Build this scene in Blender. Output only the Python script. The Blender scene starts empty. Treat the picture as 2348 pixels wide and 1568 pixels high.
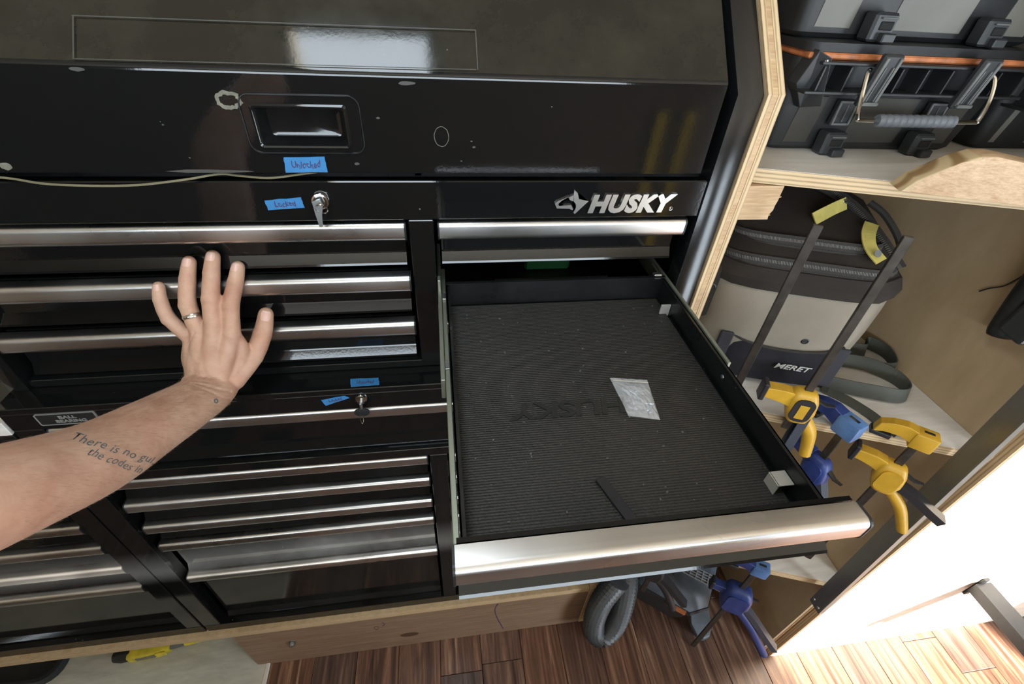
import bpy, bmesh, math, random
from mathutils import Vector, Matrix
R = math.radians
scene = bpy.context.scene
COL = scene.collection
random.seed(7)

# ---------------------------------------------------------------- camera
cam_d = bpy.data.cameras.new('camera')
cam = bpy.data.objects.new('camera', cam_d)
COL.objects.link(cam)
cam_d.sensor_fit = 'HORIZONTAL'
cam_d.sensor_width = 36.0
cam_d.lens = 36.0 * 1064.92 / 2348.0
cam_d.clip_start = 0.02
yaw, pit, rol = R(10.4576), R(39.6217), R(-3.8554)
fw = Vector((math.sin(yaw) * math.cos(pit), math.cos(yaw) * math.cos(pit), -math.sin(pit)))
rt = Vector((math.cos(yaw), -math.sin(yaw), 0))
dn = fw.cross(rt)
cx = math.cos(rol) * rt + math.sin(rol) * dn
cdn = -math.sin(rol) * rt + math.cos(rol) * dn
m = Matrix((cx, -cdn, -fw)).transposed().to_4x4()
m.translation = Vector((0, 0, 1.69))
cam.matrix_world = m
scene.camera = cam

# ---------------------------------------------------------------- world, sun, openings
world = bpy.data.worlds.new('sky')
scene.world = world
world.use_nodes = True
bg = world.node_tree.nodes['Background']
bg.inputs[0].default_value = (0.80, 0.91, 1.0, 1)
bg.inputs[1].default_value = 6.5

def light(name, kind, loc, rot, **kw):
    d = bpy.data.lights.new(name, kind)
    for k, v in kw.items():
        setattr(d, k, v)
    o = bpy.data.objects.new(name, d)
    COL.objects.link(o)
    o.location = loc
    o.rotation_euler = rot
    return o

sun_dir = Vector((-0.35, 1.0, -0.46)).normalized()
sun = light('sun', 'SUN', (1, -4, 3), sun_dir.to_track_quat('-Z', 'Y').to_euler(), energy=28.0, angle=R(1.5), color=(1.0, 0.95, 0.86))
HX0, HX1, HY0, HY1, ZC = -0.31, -0.01, 0.02, 0.47, 2.25      # roof hatch
YW, XE = -1.35, 2.45                                         # near wall and right end planes
DX0, DX1, DZ1 = 1.605, 2.40, 2.05                             # open side door in the near wall, behind the photographer's right
WX0, WX1, WZ0, WZ1 = -1.30, 0.98, 1.46, 2.08                 # window band added behind the photographer for fill light
for nm, loc, rot, sx, sy in (('hatch_portal', ((HX0 + HX1) / 2, (HY0 + HY1) / 2, ZC + .03), (0, 0, 0), HX1 - HX0, HY1 - HY0),
                             ('door_portal', ((DX0 + DX1) / 2, YW - .03, DZ1 / 2), (R(90), 0, 0), DX1 - DX0, DZ1),
                             ('fill_window_portal', ((WX0 + WX1) / 2, YW - .03, (WZ0 + WZ1) / 2), (R(90), 0, 0), WX1 - WX0, WZ1 - WZ0)):
    l = light(nm, 'AREA', loc, rot, shape='RECTANGLE', size=sx, size_y=sy)
    l.data.cycles.is_portal = True
scene.view_settings.view_transform = 'Standard'
scene.view_settings.look = 'None'
scene.view_settings.gamma = 1.0
scene.view_settings.use_curve_mapping = False
scene.view_settings.exposure = 0.95
scene.cycles.use_denoising = True
scene.cycles.max_bounces = 7
scene.cycles.diffuse_bounces = 4
scene.cycles.glossy_bounces = 4
scene.cycles.use_adaptive_sampling = True
scene.cycles.adaptive_threshold = 0.03
scene.cycles.caustics_reflective = False
scene.cycles.caustics_refractive = False
scene.cycles.sample_clamp_indirect = 6.0

# ---------------------------------------------------------------- materials
MATS = {}
def nodes_of(name):
    mt = bpy.data.materials.new(name)
    mt.use_nodes = True
    nt = mt.node_tree
    return mt, nt, nt.nodes['Principled BSDF']

def N(nt, kind, **kw):
    n = nt.nodes.new(kind)
    for k, v in kw.items():
        if k in n.inputs.keys() if isinstance(k, str) else False:
            n.inputs[k].default_value = v
        else:
            setattr(n, k, v)
    return n

def setin(n, **kw):
    for k, v in kw.items():
        n.inputs[k.replace('_', ' ')].default_value = v
    return n

def coords(nt, scale=(1, 1, 1), rot=(0, 0, 0), rnd=False):
    tc = nt.nodes.new('ShaderNodeTexCoord')
    mp = nt.nodes.new('ShaderNodeMapping')
    mp.inputs['Scale'].default_value = scale
    mp.inputs['Rotation'].default_value = rot
    nt.links.new(tc.outputs['Object'], mp.inputs['Vector'])
    if rnd:
        oi = nt.nodes.new('ShaderNodeObjectInfo')
        ml = nt.nodes.new('ShaderNodeMath'); ml.operation = 'MULTIPLY'; ml.inputs[1].default_value = 37.0
        nt.links.new(oi.outputs['Random'], ml.inputs[0])
        nt.links.new(ml.outputs[0], mp.inputs['Location'])
    return mp

def ramp(nt, src, stops):
    r = nt.nodes.new('ShaderNodeValToRGB')
    el = r.color_ramp.elements
    while len(el) < len(stops):
        el.new(0.5)
    for e, (p, c) in zip(el, stops):
        e.position = p
        e.color = (*c, 1)
    nt.links.new(src, r.inputs[0])
    return r

def noise(nt, vec, scale, detail=4, rough=.55, dist=0.0):
    n = nt.nodes.new('ShaderNodeTexNoise')
    setin(n, Scale=scale, Detail=detail, Roughness=rough, Distortion=dist)
    nt.links.new(vec.outputs[0], n.inputs['Vector'])
    return n

def bump(nt, bs, src, strength=.2, dist=.002):
    b = nt.nodes.new('ShaderNodeBump')
    setin(b, Strength=strength, Distance=dist)
    nt.links.new(src, b.inputs['Height'])
    nt.links.new(b.outputs[0], bs.inputs['Normal'])
    return b

def plain(name, col, rough=.5, metal=0.0, coat=0.0, spec=.5, var=.12, vscale=14, bmp=0.0, bscale=200, alpha=None, trans=0.0):
    """one colour with a little mottling, optional fine relief"""
    mt, nt, bs = nodes_of(name)
    mp = coords(nt)
    nz = noise(nt, mp, vscale, 5)
    r = ramp(nt, nz.outputs['Fac'], [(.3, tuple(c * (1 - var) for c in col)), (.7, tuple(min(1, c * (1 + var)) for c in col))])
    nt.links.new(r.outputs[0], bs.inputs['Base Color'])
    setin(bs, Roughness=rough, Metallic=metal)
    bs.inputs['Coat Weight'].default_value = coat
    bs.inputs['Specular IOR Level'].default_value = spec
    if trans:
        bs.inputs['Transmission Weight'].default_value = trans
    if alpha is not None:
        bs.inputs['Alpha'].default_value = alpha
    if bmp:
        n2 = noise(nt, mp, bscale, 3)
        bump(nt, bs, n2.outputs['Fac'], bmp, .001)
    MATS[name] = mt
    return mt

def wood(name, dark, light_, axis='Y', ring=9.0, stretch=14.0, rough=.6, rnd=False, mix=.5, knots=False, bmp=.08):
    """wood with grain drawn out along one axis"""
    mt, nt, bs = nodes_of(name)
    sc = [stretch, stretch, stretch]
    sc['XYZ'.index(axis)] = 1.0
    mp = coords(nt, tuple(sc), rnd=rnd)
    n1 = noise(nt, mp, ring * .35, 6, .6, 1.2)
    n2 = noise(nt, mp, ring * 2.2, 3, .6, .3)
    mx = nt.nodes.new('ShaderNodeMath'); mx.operation = 'MULTIPLY_ADD'
    mx.inputs[1].default_value = mix
    nt.links.new(n2.outputs['Fac'], mx.inputs[0])
    ml = nt.nodes.new('ShaderNodeMath'); ml.operation = 'MULTIPLY'; ml.inputs[1].default_value = 1 - mix
    nt.links.new(n1.outputs['Fac'], ml.inputs[0])
    nt.links.new(ml.outputs[0], mx.inputs[2])
    r = ramp(nt, mx.outputs[0], [(.34, dark), (.64, light_)])
    nt.links.new(r.outputs[0], bs.inputs['Base Color'])
    bs.inputs['Roughness'].default_value = rough
    bump(nt, bs, mx.outputs[0], bmp, .002)
    MATS[name] = mt
    return mt

def black_enamel(name, col=(.0065, .0068, .007), rough=.09, dust=.0, dcol=(.16, .18, .20)):
    """gloss black powder coat with orange peel, specks and optional dust"""
    mt, nt, bs = nodes_of(name)
    mp = coords(nt)
    nz = noise(nt, mp, 260, 2)
    v = nt.nodes.new('ShaderNodeTexVoronoi'); v.feature = 'F1'
    v.inputs['Scale'].default_value = 42
    nt.links.new(mp.outputs[0], v.inputs['Vector'])
    lt = nt.nodes.new('ShaderNodeMath'); lt.operation = 'LESS_THAN'; lt.inputs[1].default_value = .055
    nt.links.new(v.outputs['Distance'], lt.inputs[0])
    sel = noise(nt, mp, 9, 2)
    gt = nt.nodes.new('ShaderNodeMath'); gt.operation = 'GREATER_THAN'; gt.inputs[1].default_value = .60
    nt.links.new(sel.outputs['Fac'], gt.inputs[0])
    mu = nt.nodes.new('ShaderNodeMath'); mu.operation = 'MULTIPLY'
    nt.links.new(lt.outputs[0], mu.inputs[0]); nt.links.new(gt.outputs[0], mu.inputs[1])
    mxc = nt.nodes.new('ShaderNodeMix'); mxc.data_type = 'RGBA'
    mxc.inputs[6].default_value = (*col, 1)
    mxc.inputs[7].default_value = (.10, .10, .09, 1)
    nt.links.new(mu.outputs[0], mxc.inputs[0])
    last = mxc.outputs[2]
    big = noise(nt, mp, 7, 6, .7)
    if dust:
        rr = ramp(nt, big.outputs['Fac'], [(.42, (0, 0, 0)), (.72, (dust, dust, dust))])
        mx2 = nt.nodes.new('ShaderNodeMix'); mx2.data_type = 'RGBA'
        mx2.inputs[7].default_value = (*dcol, 1)
        nt.links.new(last, mx2.inputs[6]); nt.links.new(rr.outputs[0], mx2.inputs[0])
        last = mx2.outputs[2]
    nt.links.new(last, bs.inputs['Base Color'])
    rg = ramp(nt, big.outputs['Fac'], [(.3, (rough * .8,) * 3), (.75, (min(1, rough * 1.7 + dust * .5),) * 3)])
    nt.links.new(rg.outputs[0], bs.inputs['Roughness'])
    bump(nt, bs, nz.outputs['Fac'], .035, .0006)
    MATS[name] = mt
    return mt

def brushed(name, col=(.68, .67, .655), rough=.30, axis='X'):
    mt, nt, bs = nodes_of(name)
    sc = [220, 220, 220]
    sc['XYZ'.index(axis)] = 3.0
    mp = coords(nt, tuple(sc))
    nz = noise(nt, mp, 1.0, 4)
    mp2 = coords(nt)
    n2 = noise(nt, mp2, 9, 2, .5)
    r = ramp(nt, nz.outputs['Fac'], [(.3, tuple(c * .9 for c in col)), (.7, col)])
    nt.links.new(r.outputs[0], bs.inputs['Base Color'])
    rg = ramp(nt, n2.outputs['Fac'], [(.3, (rough * .85,) * 3), (.75, (rough * 1.3,) * 3)])
    nt.links.new(rg.outputs[0], bs.inputs['Roughness'])
    bs.inputs['Metallic'].default_value = 1.0
    MATS[name] = mt
    return mt

black_enamel('enamel', rough=.055)
black_enamel('enamel_satin', rough=.15)
black_enamel('enamel_top', col=(.016, .0145, .0105), rough=.06, dust=.10, dcol=(.17, .15, .10))
black_enamel('enamel_dusty', rough=.075, dust=.05)
black_enamel('enamel_inside', col=(.006, .0065, .0065), rough=.26, dust=.05)
brushed('steel')
brushed('steel_dark', (.33, .33, .30), .45, 'Z')
plain('chrome', (.75, .75, .73), .10, 1.0)
plain('zinc', (.45, .47, .48), .38, 1.0)
plain('clip_zinc', (.55, .54, .50), .5, .3)
plain('slide_zinc', (.36, .39, .32), .48, .85)
plain('badge', (.60, .58, .55), .30, 1.0, var=.04)
plain('badge_edge', (.02, .02, .02), .3)
plain('black_plastic', (.013, .014, .015), .45, bmp=.1, bscale=500)
plain('dark_gap', (.004, .004, .004), .8)
plain('tape_blue', (.030, .185, .43), .62, var=.10, vscale=60, bmp=.35, bscale=900)
plain('knot_brown', (.085, .043, .02), .7)
plain('ink', (.05, .035, .11), .7)
plain('tan_wire', (.17, .15, .09), .55)
plain('residue', (.055, .053, .047), .6)
plain('paint_scuff', (.15, .145, .11), .7, vscale=120, var=.3)
plain('green_plastic', (.008, .10, .028), .4)
plain('label_black', (.016, .016, .016), .35)
plain('label_grey_dark', (.05, .048, .044), .6)
plain('label_grey', (.20, .20, .19), .5)
wood('plywood', (.40, .275, .155), (.60, .45, .28), 'Y', 6, 9, .62, mix=.35)
wood('plywood_z', (.40, .275, .155), (.60, .45, .28), 'Z', 6, 9, .62, mix=.35)
wood('plywood_pale', (.63, .60, .55), (.80, .78, .74), 'X', 6, 8, .6, mix=.3)
wood('hardboard', (.43, .31, .18), (.55, .42, .26), 'Z', 4, 3, .6, mix=.3)
wood('pine', (.42, .26, .13), (.66, .47, .28), 'X', 10, 16, .6, mix=.45)
wood('pine_weathered', (.20, .120, .072), (.32, .215, .14), 'X', 7, 12, .7, mix=.45, bmp=.2)
wood('grey_ply', (.42, .43, .38), (.68, .69, .62), 'X', 6, 4, .75, mix=.4, bmp=.25)
wood('wall_wood', (.56, .46, .36), (.74, .66, .56), 'X', 5, 7, .55, mix=.3)
wood('ceiling_wood', (.66, .57, .43), (.80, .71, .56), 'X', 5, 10, .6)
wood('wall_brown', (.085, .060, .040), (.15, .105, .07), 'X', 5, 10, .6)
wood('dark_cabinet', (.045, .034, .027), (.075, .058, .045), 'Z', 5, 10, .5)
plain('box_black', (.016, .0165, .017), .48, bmp=.12, bscale=420, var=.25)
plain('box_dark', (.028, .030, .032), .42, var=.25)
plain('box_dust', (.14, .145, .14), .5, var=.3)
plain('box_grey', (.050, .047, .041), .45, var=.2, vscale=9)
plain('box_grey_light', (.16, .155, .135), .5, var=.2, vscale=8)
plain('orange_plastic', (.46, .155, .055), .5, var=.45, vscale=45)
plain('grip_grey', (.13, .14, .155), .5)
plain('black_metal', (.03, .032, .036), .35, .6)
plain('clamp_yellow', (.60, .345, .030), .42, var=.12, vscale=25)
plain('clamp_blue', (.022, .045, .19), .45, var=.3, vscale=30)
plain('clamp_blue_worn', (.09, .19, .42), .5, var=.35, vscale=30)
plain('clamp_dark', (.020, .020, .024), .45)
plain('bar_steel', (.085, .075, .066), .42, .7, var=.35, vscale=35)
plain('trigger_grey', (.045, .055, .075), .5)
plain('bag_brown', (.019, .0125, .0085), .85, bmp=.5, bscale=700, var=.3, vscale=10)
plain('bag_grey', (.27, .235, .185), .8, bmp=.4, bscale=900, var=.15, vscale=7)
plain('bag_navy', (.034, .032, .042), .8, bmp=.5, bscale=800, var=.25)
plain('bag_trim', (.028, .024, .021), .8, bmp=.4, bscale=800)
plain('zip_teeth', (.10, .095, .085), .5)
plain('pull_yellow', (.55, .46, .12), .7, var=.15, vscale=60, bmp=.3, bscale=900)
plain('bag_white', (.55, .54, .52), .7)
plain('webbing', (.085, .088, .075), .85, bmp=.5, bscale=1200)
plain('vac_grey', (.10, .125, .155), .5, var=.35, vscale=12, bmp=.1, bscale=300)
plain('vac_dark', (.022, .025, .030), .45, var=.2)
plain('vac_grille', (.42, .43, .44), .5)
plain('hose_grey', (.052, .058, .066), .42, var=.2)
plain('tool_yellow', (.70, .58, .05), .45, var=.2, vscale=40)
plain('screw_white', (.62, .66, .74), .35, .3, var=.3, vscale=120)
# floor planks: dark acacia, streaky, each plank its own tone
def plank_mat():
    mt, nt, bs = nodes_of('plank')
    mp = coords(nt, (24, 1.3, 24), rnd=True)
    n1 = noise(nt, mp, 1.6, 6, .62, 1.5)
    oi = nt.nodes.new('ShaderNodeObjectInfo')
    r1 = ramp(nt, n1.outputs['Fac'], [(.28, (.032, .017, .012)), (.45, (.125, .062, .040)), (.58, (.23, .115, .072)), (.74, (.48, .33, .22))])
    r2 = ramp(nt, n1.outputs['Fac'], [(.30, (.040, .026, .022)), (.50, (.105, .068, .058)), (.66, (.19, .125, .098)), (.80, (.40, .30, .22))])
    mx = nt.nodes.new('ShaderNodeMix'); mx.data_type = 'RGBA'
    nt.links.new(oi.outputs['Random'], mx.inputs[0])
    nt.links.new(r1.outputs[0], mx.inputs[6]); nt.links.new(r2.outputs[0], mx.inputs[7])
    nt.links.new(mx.outputs[2], bs.inputs['Base Color'])
    bs.inputs['Roughness'].default_value = .30
    bump(nt, bs, n1.outputs['Fac'], .06, .001)
    MATS['plank'] = mt
plank_mat()

# ply edge: thin glue lines across the thickness (object X or Y)
def ply_edge(name, axis, period, base=(.60, .45, .27), dark=(.36, .25, .14)):
    mt, nt, bs = nodes_of(name)
    mp = coords(nt)
    w = nt.nodes.new('ShaderNodeTexWave'); w.bands_direction = axis; w.wave_profile = 'SIN'
    setin(w, Scale=math.pi * 2 / period / 20.0, Distortion=.5, Detail=2, Detail_Scale=2)
    nt.links.new(mp.outputs[0], w.inputs['Vector'])
    nz = noise(nt, mp, 40, 4)
    ml = nt.nodes.new('ShaderNodeMath'); ml.operation = 'MULTIPLY_ADD'; ml.inputs[1].default_value = .75
    nt.links.new(w.outputs['Fac'], ml.inputs[0])
    m2 = nt.nodes.new('ShaderNodeMath'); m2.operation = 'MULTIPLY'; m2.inputs[1].default_value = .3
    nt.links.new(nz.outputs['Fac'], m2.inputs[0]); nt.links.new(m2.outputs[0], ml.inputs[2])
    r = ramp(nt, ml.outputs[0], [(.12, dark), (.42, base), (.9, tuple(min(1, c * 1.15) for c in base))])
    nt.links.new(r.outputs[0], bs.inputs['Base Color'])
    bs.inputs['Roughness'].default_value = .7
    MATS[name] = mt
def end_grain(name):
    mt, nt, bs = nodes_of(name)
    tc = nt.nodes.new('ShaderNodeTexCoord'); mp = nt.nodes.new('ShaderNodeMapping')
    mp.inputs['Location'].default_value = (.02, .30, -1.44)
    nt.links.new(tc.outputs['Object'], mp.inputs['Vector'])
    w = nt.nodes.new('ShaderNodeTexWave'); w.wave_type = 'RINGS'; w.rings_direction = 'Y'
    setin(w, Scale=38, Distortion=.5, Detail=1, Detail_Scale=1.0)
    nt.links.new(mp.outputs[0], w.inputs['Vector'])
    r = ramp(nt, w.outputs['Fac'], [(.15, (.34, .21, .09)), (.75, (.66, .52, .31))])
    nt.links.new(r.outputs[0], bs.inputs['Base Color']); bs.inputs['Roughness'].default_value = .7
    MATS[name] = mt
end_grain('pine_end')
wood('pine_lip', (.47, .29, .16), (.70, .51, .33), 'X', 9, 26, .6, mix=.5)
ply_edge('ply_edge_x', 'X', .0062)
ply_edge('ply_edge_y', 'Y', .0062)
ply_edge('ply_edge_z', 'Z', .0062)

# ---------------------------------------------------------------- mesh helpers
ORG = {}
def wo(o):
    return ORG.get(o.name, Vector((0, 0, 0))) if o else Vector((0, 0, 0))

def thing(name, label, cat, loc=(0, 0, 0), group=None, kind=None):
    o = bpy.data.objects.new(name, None)
    COL.objects.link(o)
    o.location = loc
    ORG[o.name] = Vector(loc)
    o['label'] = label
    o['category'] = cat
    if group: o['group'] = group
    if kind: o['kind'] = kind
    return o

def tag(o, label=None, cat=None, group=None, kind=None):
    if label: o['label'] = label
    if cat: o['category'] = cat
    if group: o['group'] = group
    if kind: o['kind'] = kind
    return o

def obj(name, bm, mat, parent=None, smooth=False, at=None, angle=40):
    """link a bmesh (world coordinates) as one mesh object under parent"""
    org = wo(parent) if parent else (Vector(at) if at is not None else Vector((0, 0, 0)))
    bmesh.ops.translate(bm, vec=-org, verts=bm.verts)
    bmesh.ops.recalc_face_normals(bm, faces=bm.faces)
    me = bpy.data.meshes.new(name)
    bm.to_mesh(me)
    bm.free()
    mats = mat if isinstance(mat, (list, tuple)) else [mat]
    for mm in mats:
        me.materials.append(MATS[mm])
    if smooth:
        for p in me.polygons:
            p.use_smooth = True
        try:
            me.set_sharp_from_angle(angle=R(angle))
        except Exception:
            pass
    o = bpy.data.objects.new(name, me)
    COL.objects.link(o)
    if parent:
        o.parent = parent
    else:
        o.location = org
    ORG[o.name] = org
    return o

def BM():
    return bmesh.new()

def box(bm, x0, x1, y0, y1, z0, z1, bev=0.0, seg=1, mi=0):
    vs = [bm.verts.new((x, y, z)) for x in (x0, x1) for y in (y0, y1) for z in (z0, z1)]
    idx = [(0, 1, 3, 2), (4, 6, 7, 5), (0, 4, 5, 1), (2, 3, 7, 6), (0, 2, 6, 4), (1, 5, 7, 3)]
    fs = [bm.faces.new([vs[i] for i in f]) for f in idx]
    for f in fs: f.material_index = mi
    if bev:
        es = list({e for f in fs for e in f.edges})
        bmesh.ops.bevel(bm, geom=es, offset=bev, segments=seg, affect='EDGES', profile=.5)
    return bm

def obox(bm, c, ux, uy, uz, hx, hy, hz, bev=0.0, seg=1, mi=0, taper=(1, 1)):
    """oriented box: centre, three unit axes, half sizes; taper scales x,y at the +z end"""
    c = Vector(c); ux = Vector(ux); uy = Vector(uy); uz = Vector(uz)
    vs = []
    for sx in (-1, 1):
        for sy in (-1, 1):
            for sz in (-1, 1):
                tx, ty = (taper if sz > 0 else (1, 1))
                vs.append(bm.verts.new(c + ux * hx * sx * tx + uy * hy * sy * ty + uz * hz * sz))
    idx = [(0, 1, 3, 2), (4, 6, 7, 5), (0, 4, 5, 1), (2, 3, 7, 6), (0, 2, 6, 4), (1, 5, 7, 3)]
    fs = [bm.faces.new([vs[i] for i in f]) for f in idx]
    for f in fs: f.material_index = mi
    if bev:
        es = list({e for f in fs for e in f.edges})
        bmesh.ops.bevel(bm, geom=es, offset=bev, segments=seg, affect='EDGES', profile=.5)
    return bm

def prism(bm, pts, a, b, bev=0.0, mi=0, caps=True):
    """closed polygon pts (3d) swept from +a to +b (vectors)"""
    a = Vector(a); b = Vector(b)
    v0 = [bm.verts.new(Vector(p) + a) for p in pts]
    v1 = [bm.verts.new(Vector(p) + b) for p in pts]
    n = len(pts); fs = []
    for i in range(n):
        j = (i + 1) % n
        fs.append(bm.faces.new((v0[i], v0[j], v1[j], v1[i])))
    if caps:
        fs.append(bm.faces.new(v0[::-1])); fs.append(bm.faces.new(v1))
    for f in fs: f.material_index = mi
    if bev:
        es = list({e for f in fs[-2:] for e in f.edges})
        bmesh.ops.bevel(bm, geom=es, offset=bev, segments=2, affect='EDGES', profile=.5)
    return bm

def xprofile(bm, yz, x0, x1, mi=0, bev=0.0):
    return prism(bm, [(0, y, z) for y, z in yz], (x0, 0, 0), (x1, 0, 0), bev, mi)

def frame_dirs(pts):
    """tangent and a parallel-transported normal pair along a path"""
    n = len(pts); T = []
    for i in range(n):
        a = pts[max(i - 1, 0)]; b = pts[min(i + 1, n - 1)]
        t = (b - a)
        T.append(t.normalized() if t.length > 1e-9 else Vector((0, 0, 1)))
    up = Vector((0, 0, 1)) if abs(T[0].z) < .9 else Vector((1, 0, 0))
    u = (up - T[0] * up.dot(T[0])).normalized()
    out = []
    for t in T:
        u = (u - t * u.dot(t))
        u = u.normalized() if u.length > 1e-6 else t.orthogonal().normalized()
        out.append((t, u, t.cross(u)))
    return out

def tube(bm, pts, rad, seg=10, caps=True, mi=0, squash=(1, 1), up=None):
    pts = [Vector(p) for p in pts]
    fr = frame_dirs(pts); rings = []
    for i, (p, (t, u, v)) in enumerate(zip(pts, fr)):
        if up is not None:
            u = (Vector(up) - t * Vector(up).dot(t)).normalized(); v = t.cross(u)
        r = rad[i] if isinstance(rad, (list, tuple)) else rad
        rings.append([bm.verts.new(p + (u * math.cos(k * 2 * math.pi / seg) * squash[0] + v * math.sin(k * 2 * math.pi / seg) * squash[1]) * r) for k in range(seg)])
    for i in range(len(rings) - 1):
        for k in range(seg):
            f = bm.faces.new((rings[i][k], rings[i][(k + 1) % seg], rings[i + 1][(k + 1) % seg], rings[i + 1][k]))
            f.material_index = mi
    if caps:
        for rg in (rings[0][::-1], rings[-1]):
            f = bm.faces.new(rg); f.material_index = mi
    return bm

def strap(bm, pts, width, thick, side):
    """flat webbing along a path; side = list or one vector giving the width direction"""
    pts = [Vector(p) for p in pts]
    fr = frame_dirs(pts); rings = []
    for i, (p, (t, u, v)) in enumerate(zip(pts, fr)):
        s = Vector(side[i] if isinstance(side, list) else side)
        s = (s - t * s.dot(t)).normalized()
        nn = t.cross(s)
        rings.append([bm.verts.new(p + s * width / 2 * a + nn * thick / 2 * b) for a, b in ((-1, -1), (1, -1), (1, 1), (-1, 1))])
    for i in range(len(rings) - 1):
        for k in range(4):
            bm.faces.new((rings[i][k], rings[i][(k + 1) % 4], rings[i + 1][(k + 1) % 4], rings[i + 1][k]))
    bm.faces.new(rings[0][::-1]); bm.faces.new(rings[-1])
    return bm

def lathe(bm, prof, c, axis, seg=20, mi=0):
    """prof: (r, h) pairs revolved about axis through c"""
    c = Vector(c); axis = Vector(axis).normalized()
    u = axis.orthogonal().normalized(); v = axis.cross(u)
    rings = []
    for r, h in prof:
        if r < 1e-6:
            rings.append([bm.verts.new(c + axis * h)])
        else:
            rings.append([bm.verts.new(c + axis * h + (u * math.cos(k * 2 * math.pi / seg) + v * math.sin(k * 2 * math.pi / seg)) * r) for k in range(seg)])
    for a, b in zip(rings[:-1], rings[1:]):
        for k in range(seg):
            j = (k + 1) % seg
            if len(a) == 1 and len(b) > 1: f = bm.faces.new((a[0], b[j], b[k]))
            elif len(b) == 1 and len(a) > 1: f = bm.faces.new((a[k], a[j], b[0]))
            elif len(a) > 1: f = bm.faces.new((a[k], a[j], b[j], b[k]))
            else: continue
            f.material_index = mi
    if len(rings[0]) > 1: bm.faces.new(rings[0][::-1])
    if len(rings[-1]) > 1: bm.faces.new(rings[-1])
    return bm

def loft(bm, rings, caps=True, mi=0):
    """rings: lists of 3d points of equal length"""
    vs = [[bm.verts.new(p) for p in r] for r in rings]
    n = len(vs[0])
    for a, b in zip(vs[:-1], vs[1:]):
        for k in range(n):
            f = bm.faces.new((a[k], a[(k + 1) % n], b[(k + 1) % n], b[k]))
            f.material_index = mi
    if caps:
        bm.faces.new(vs[0][::-1]).material_index = mi
        bm.faces.new(vs[-1]).material_index = mi
    return bm

def rrect(w, h, r, n=4):
    """rounded rectangle outline in 2d, centred"""
    pts = []
    for cx_, cy_, a0 in ((w / 2 - r, h / 2 - r, 0), (-w / 2 + r, h / 2 - r, 90), (-w / 2 + r, -h / 2 + r, 180), (w / 2 - r, -h / 2 + r, 270)):
        for k in range(n + 1):
            a = R(a0 + 90 * k / n)
            pts.append((cx_ + r * math.cos(a), cy_ + r * math.sin(a)))
    return pts

def text_bm(txt, size, org, ux, uy, depth=0.0006, shear=0.0, bold=0.0, space=1.0, fitw=None):
    """lettering as real geometry: a flat raised text block in the plane ux, uy at org"""
    cu = bpy.data.curves.new('lettering', 'FONT')
    cu.body = txt; cu.size = size; cu.extrude = depth / 2; cu.shear = shear; cu.offset = bold
    cu.space_character = space
    cu.resolution_u = 3
    o = bpy.data.objects.new('lettering', cu)
    COL.objects.link(o)
    dg = bpy.context.evaluated_depsgraph_get()
    me = bpy.data.meshes.new_from_object(o.evaluated_get(dg))
    bpy.data.objects.remove(o)
    bpy.data.curves.remove(cu)
    bm = bmesh.new(); bm.from_mesh(me)
    bpy.data.meshes.remove(me)
    ux = Vector(ux).normalized(); uy = Vector(uy).normalized(); uz = ux.cross(uy)
    org = Vector(org)
    if fitw:
        w = max(v.co.x for v in bm.verts) - min(v.co.x for v in bm.verts)
        s = fitw / w
        for v in bm.verts: v.co.x *= s
    for v in bm.verts:
        v.co = org + ux * v.co.x + uy * v.co.y + uz * (v.co.z + depth / 2)
    return bm

def smooth_path(pts, n=6, closed=False):
    """Catmull-Rom through pts"""
    P = [Vector(p) for p in pts]; out = []
    L = len(P)
    for i in range(L if closed else L - 1):
        p0 = P[(i - 1) % L] if closed or i > 0 else P[0]
        p1 = P[i]; p2 = P[(i + 1) % L]
        p3 = P[(i + 2) % L] if closed or i + 2 < L else P[-1]
        for k in range(n):
            t = k / n
            out.append(.5 * ((2 * p1) + (p2 - p0) * t + (2 * p0 - 5 * p1 + 4 * p2 - p3) * t * t + (3 * p1 - p0 - 3 * p2 + p3) * t ** 3))
    if not closed: out.append(P[-1])
    return out

def copy_tree(o, parent=None):
    c = o.copy(); COL.objects.link(c); c.parent = parent
    ORG[c.name] = ORG.get(o.name, Vector((0, 0, 0)))
    for ch in list(o.children):
        copy_tree(ch, c)
    return c

# ================================================================ the setting
floor = obj('floor', box(BM(), -2.3, 2.5, -1.6, 1.25, -.06, -.014), 'dark_gap')
tag(floor, kind='structure')
PW = .127
plank_meshes = []
for L in (.62, .84, 1.06):
    b = box(BM(), -PW / 2 + .0006, PW / 2 - .0006, -L / 2 + .0006, L / 2 - .0006, -.014, 0, .0012)
    me = bpy.data.meshes.new('plank'); b.to_mesh(me); b.free(); me.materials.append(MATS['plank'])
    plank_meshes.append((L, me))
x = -.575 + PW / 2 - 13 * PW
ci = 0
while x < 2.45:
    y = -1.6 + (0, -.35, -.62, -.18, -.5)[ci % 5] - .12 * random.random()
    while y < (1.2 if x > -.575 else -.55):
        L, me = random.choice(plank_meshes)
        if y + L > -1.6:
            o = bpy.data.objects.new('plank', me); COL.objects.link(o)
            o.parent = floor; o.location = (x, y + L / 2, 0)
        y += L
    x += PW; ci += 1
gp = obj('plywood_panel', box(BM(), -2.3, -.588, .34, 1.2, -.0138, .007, .001), 'grey_ply', floor)
gp['label'] = 'worn grey plywood floor panel'
et = obj('edge_trim', box(BM(), -.588, -.5765, .34, 1.2, -.0138, .008, .002), 'plywood_pale', floor)

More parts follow.
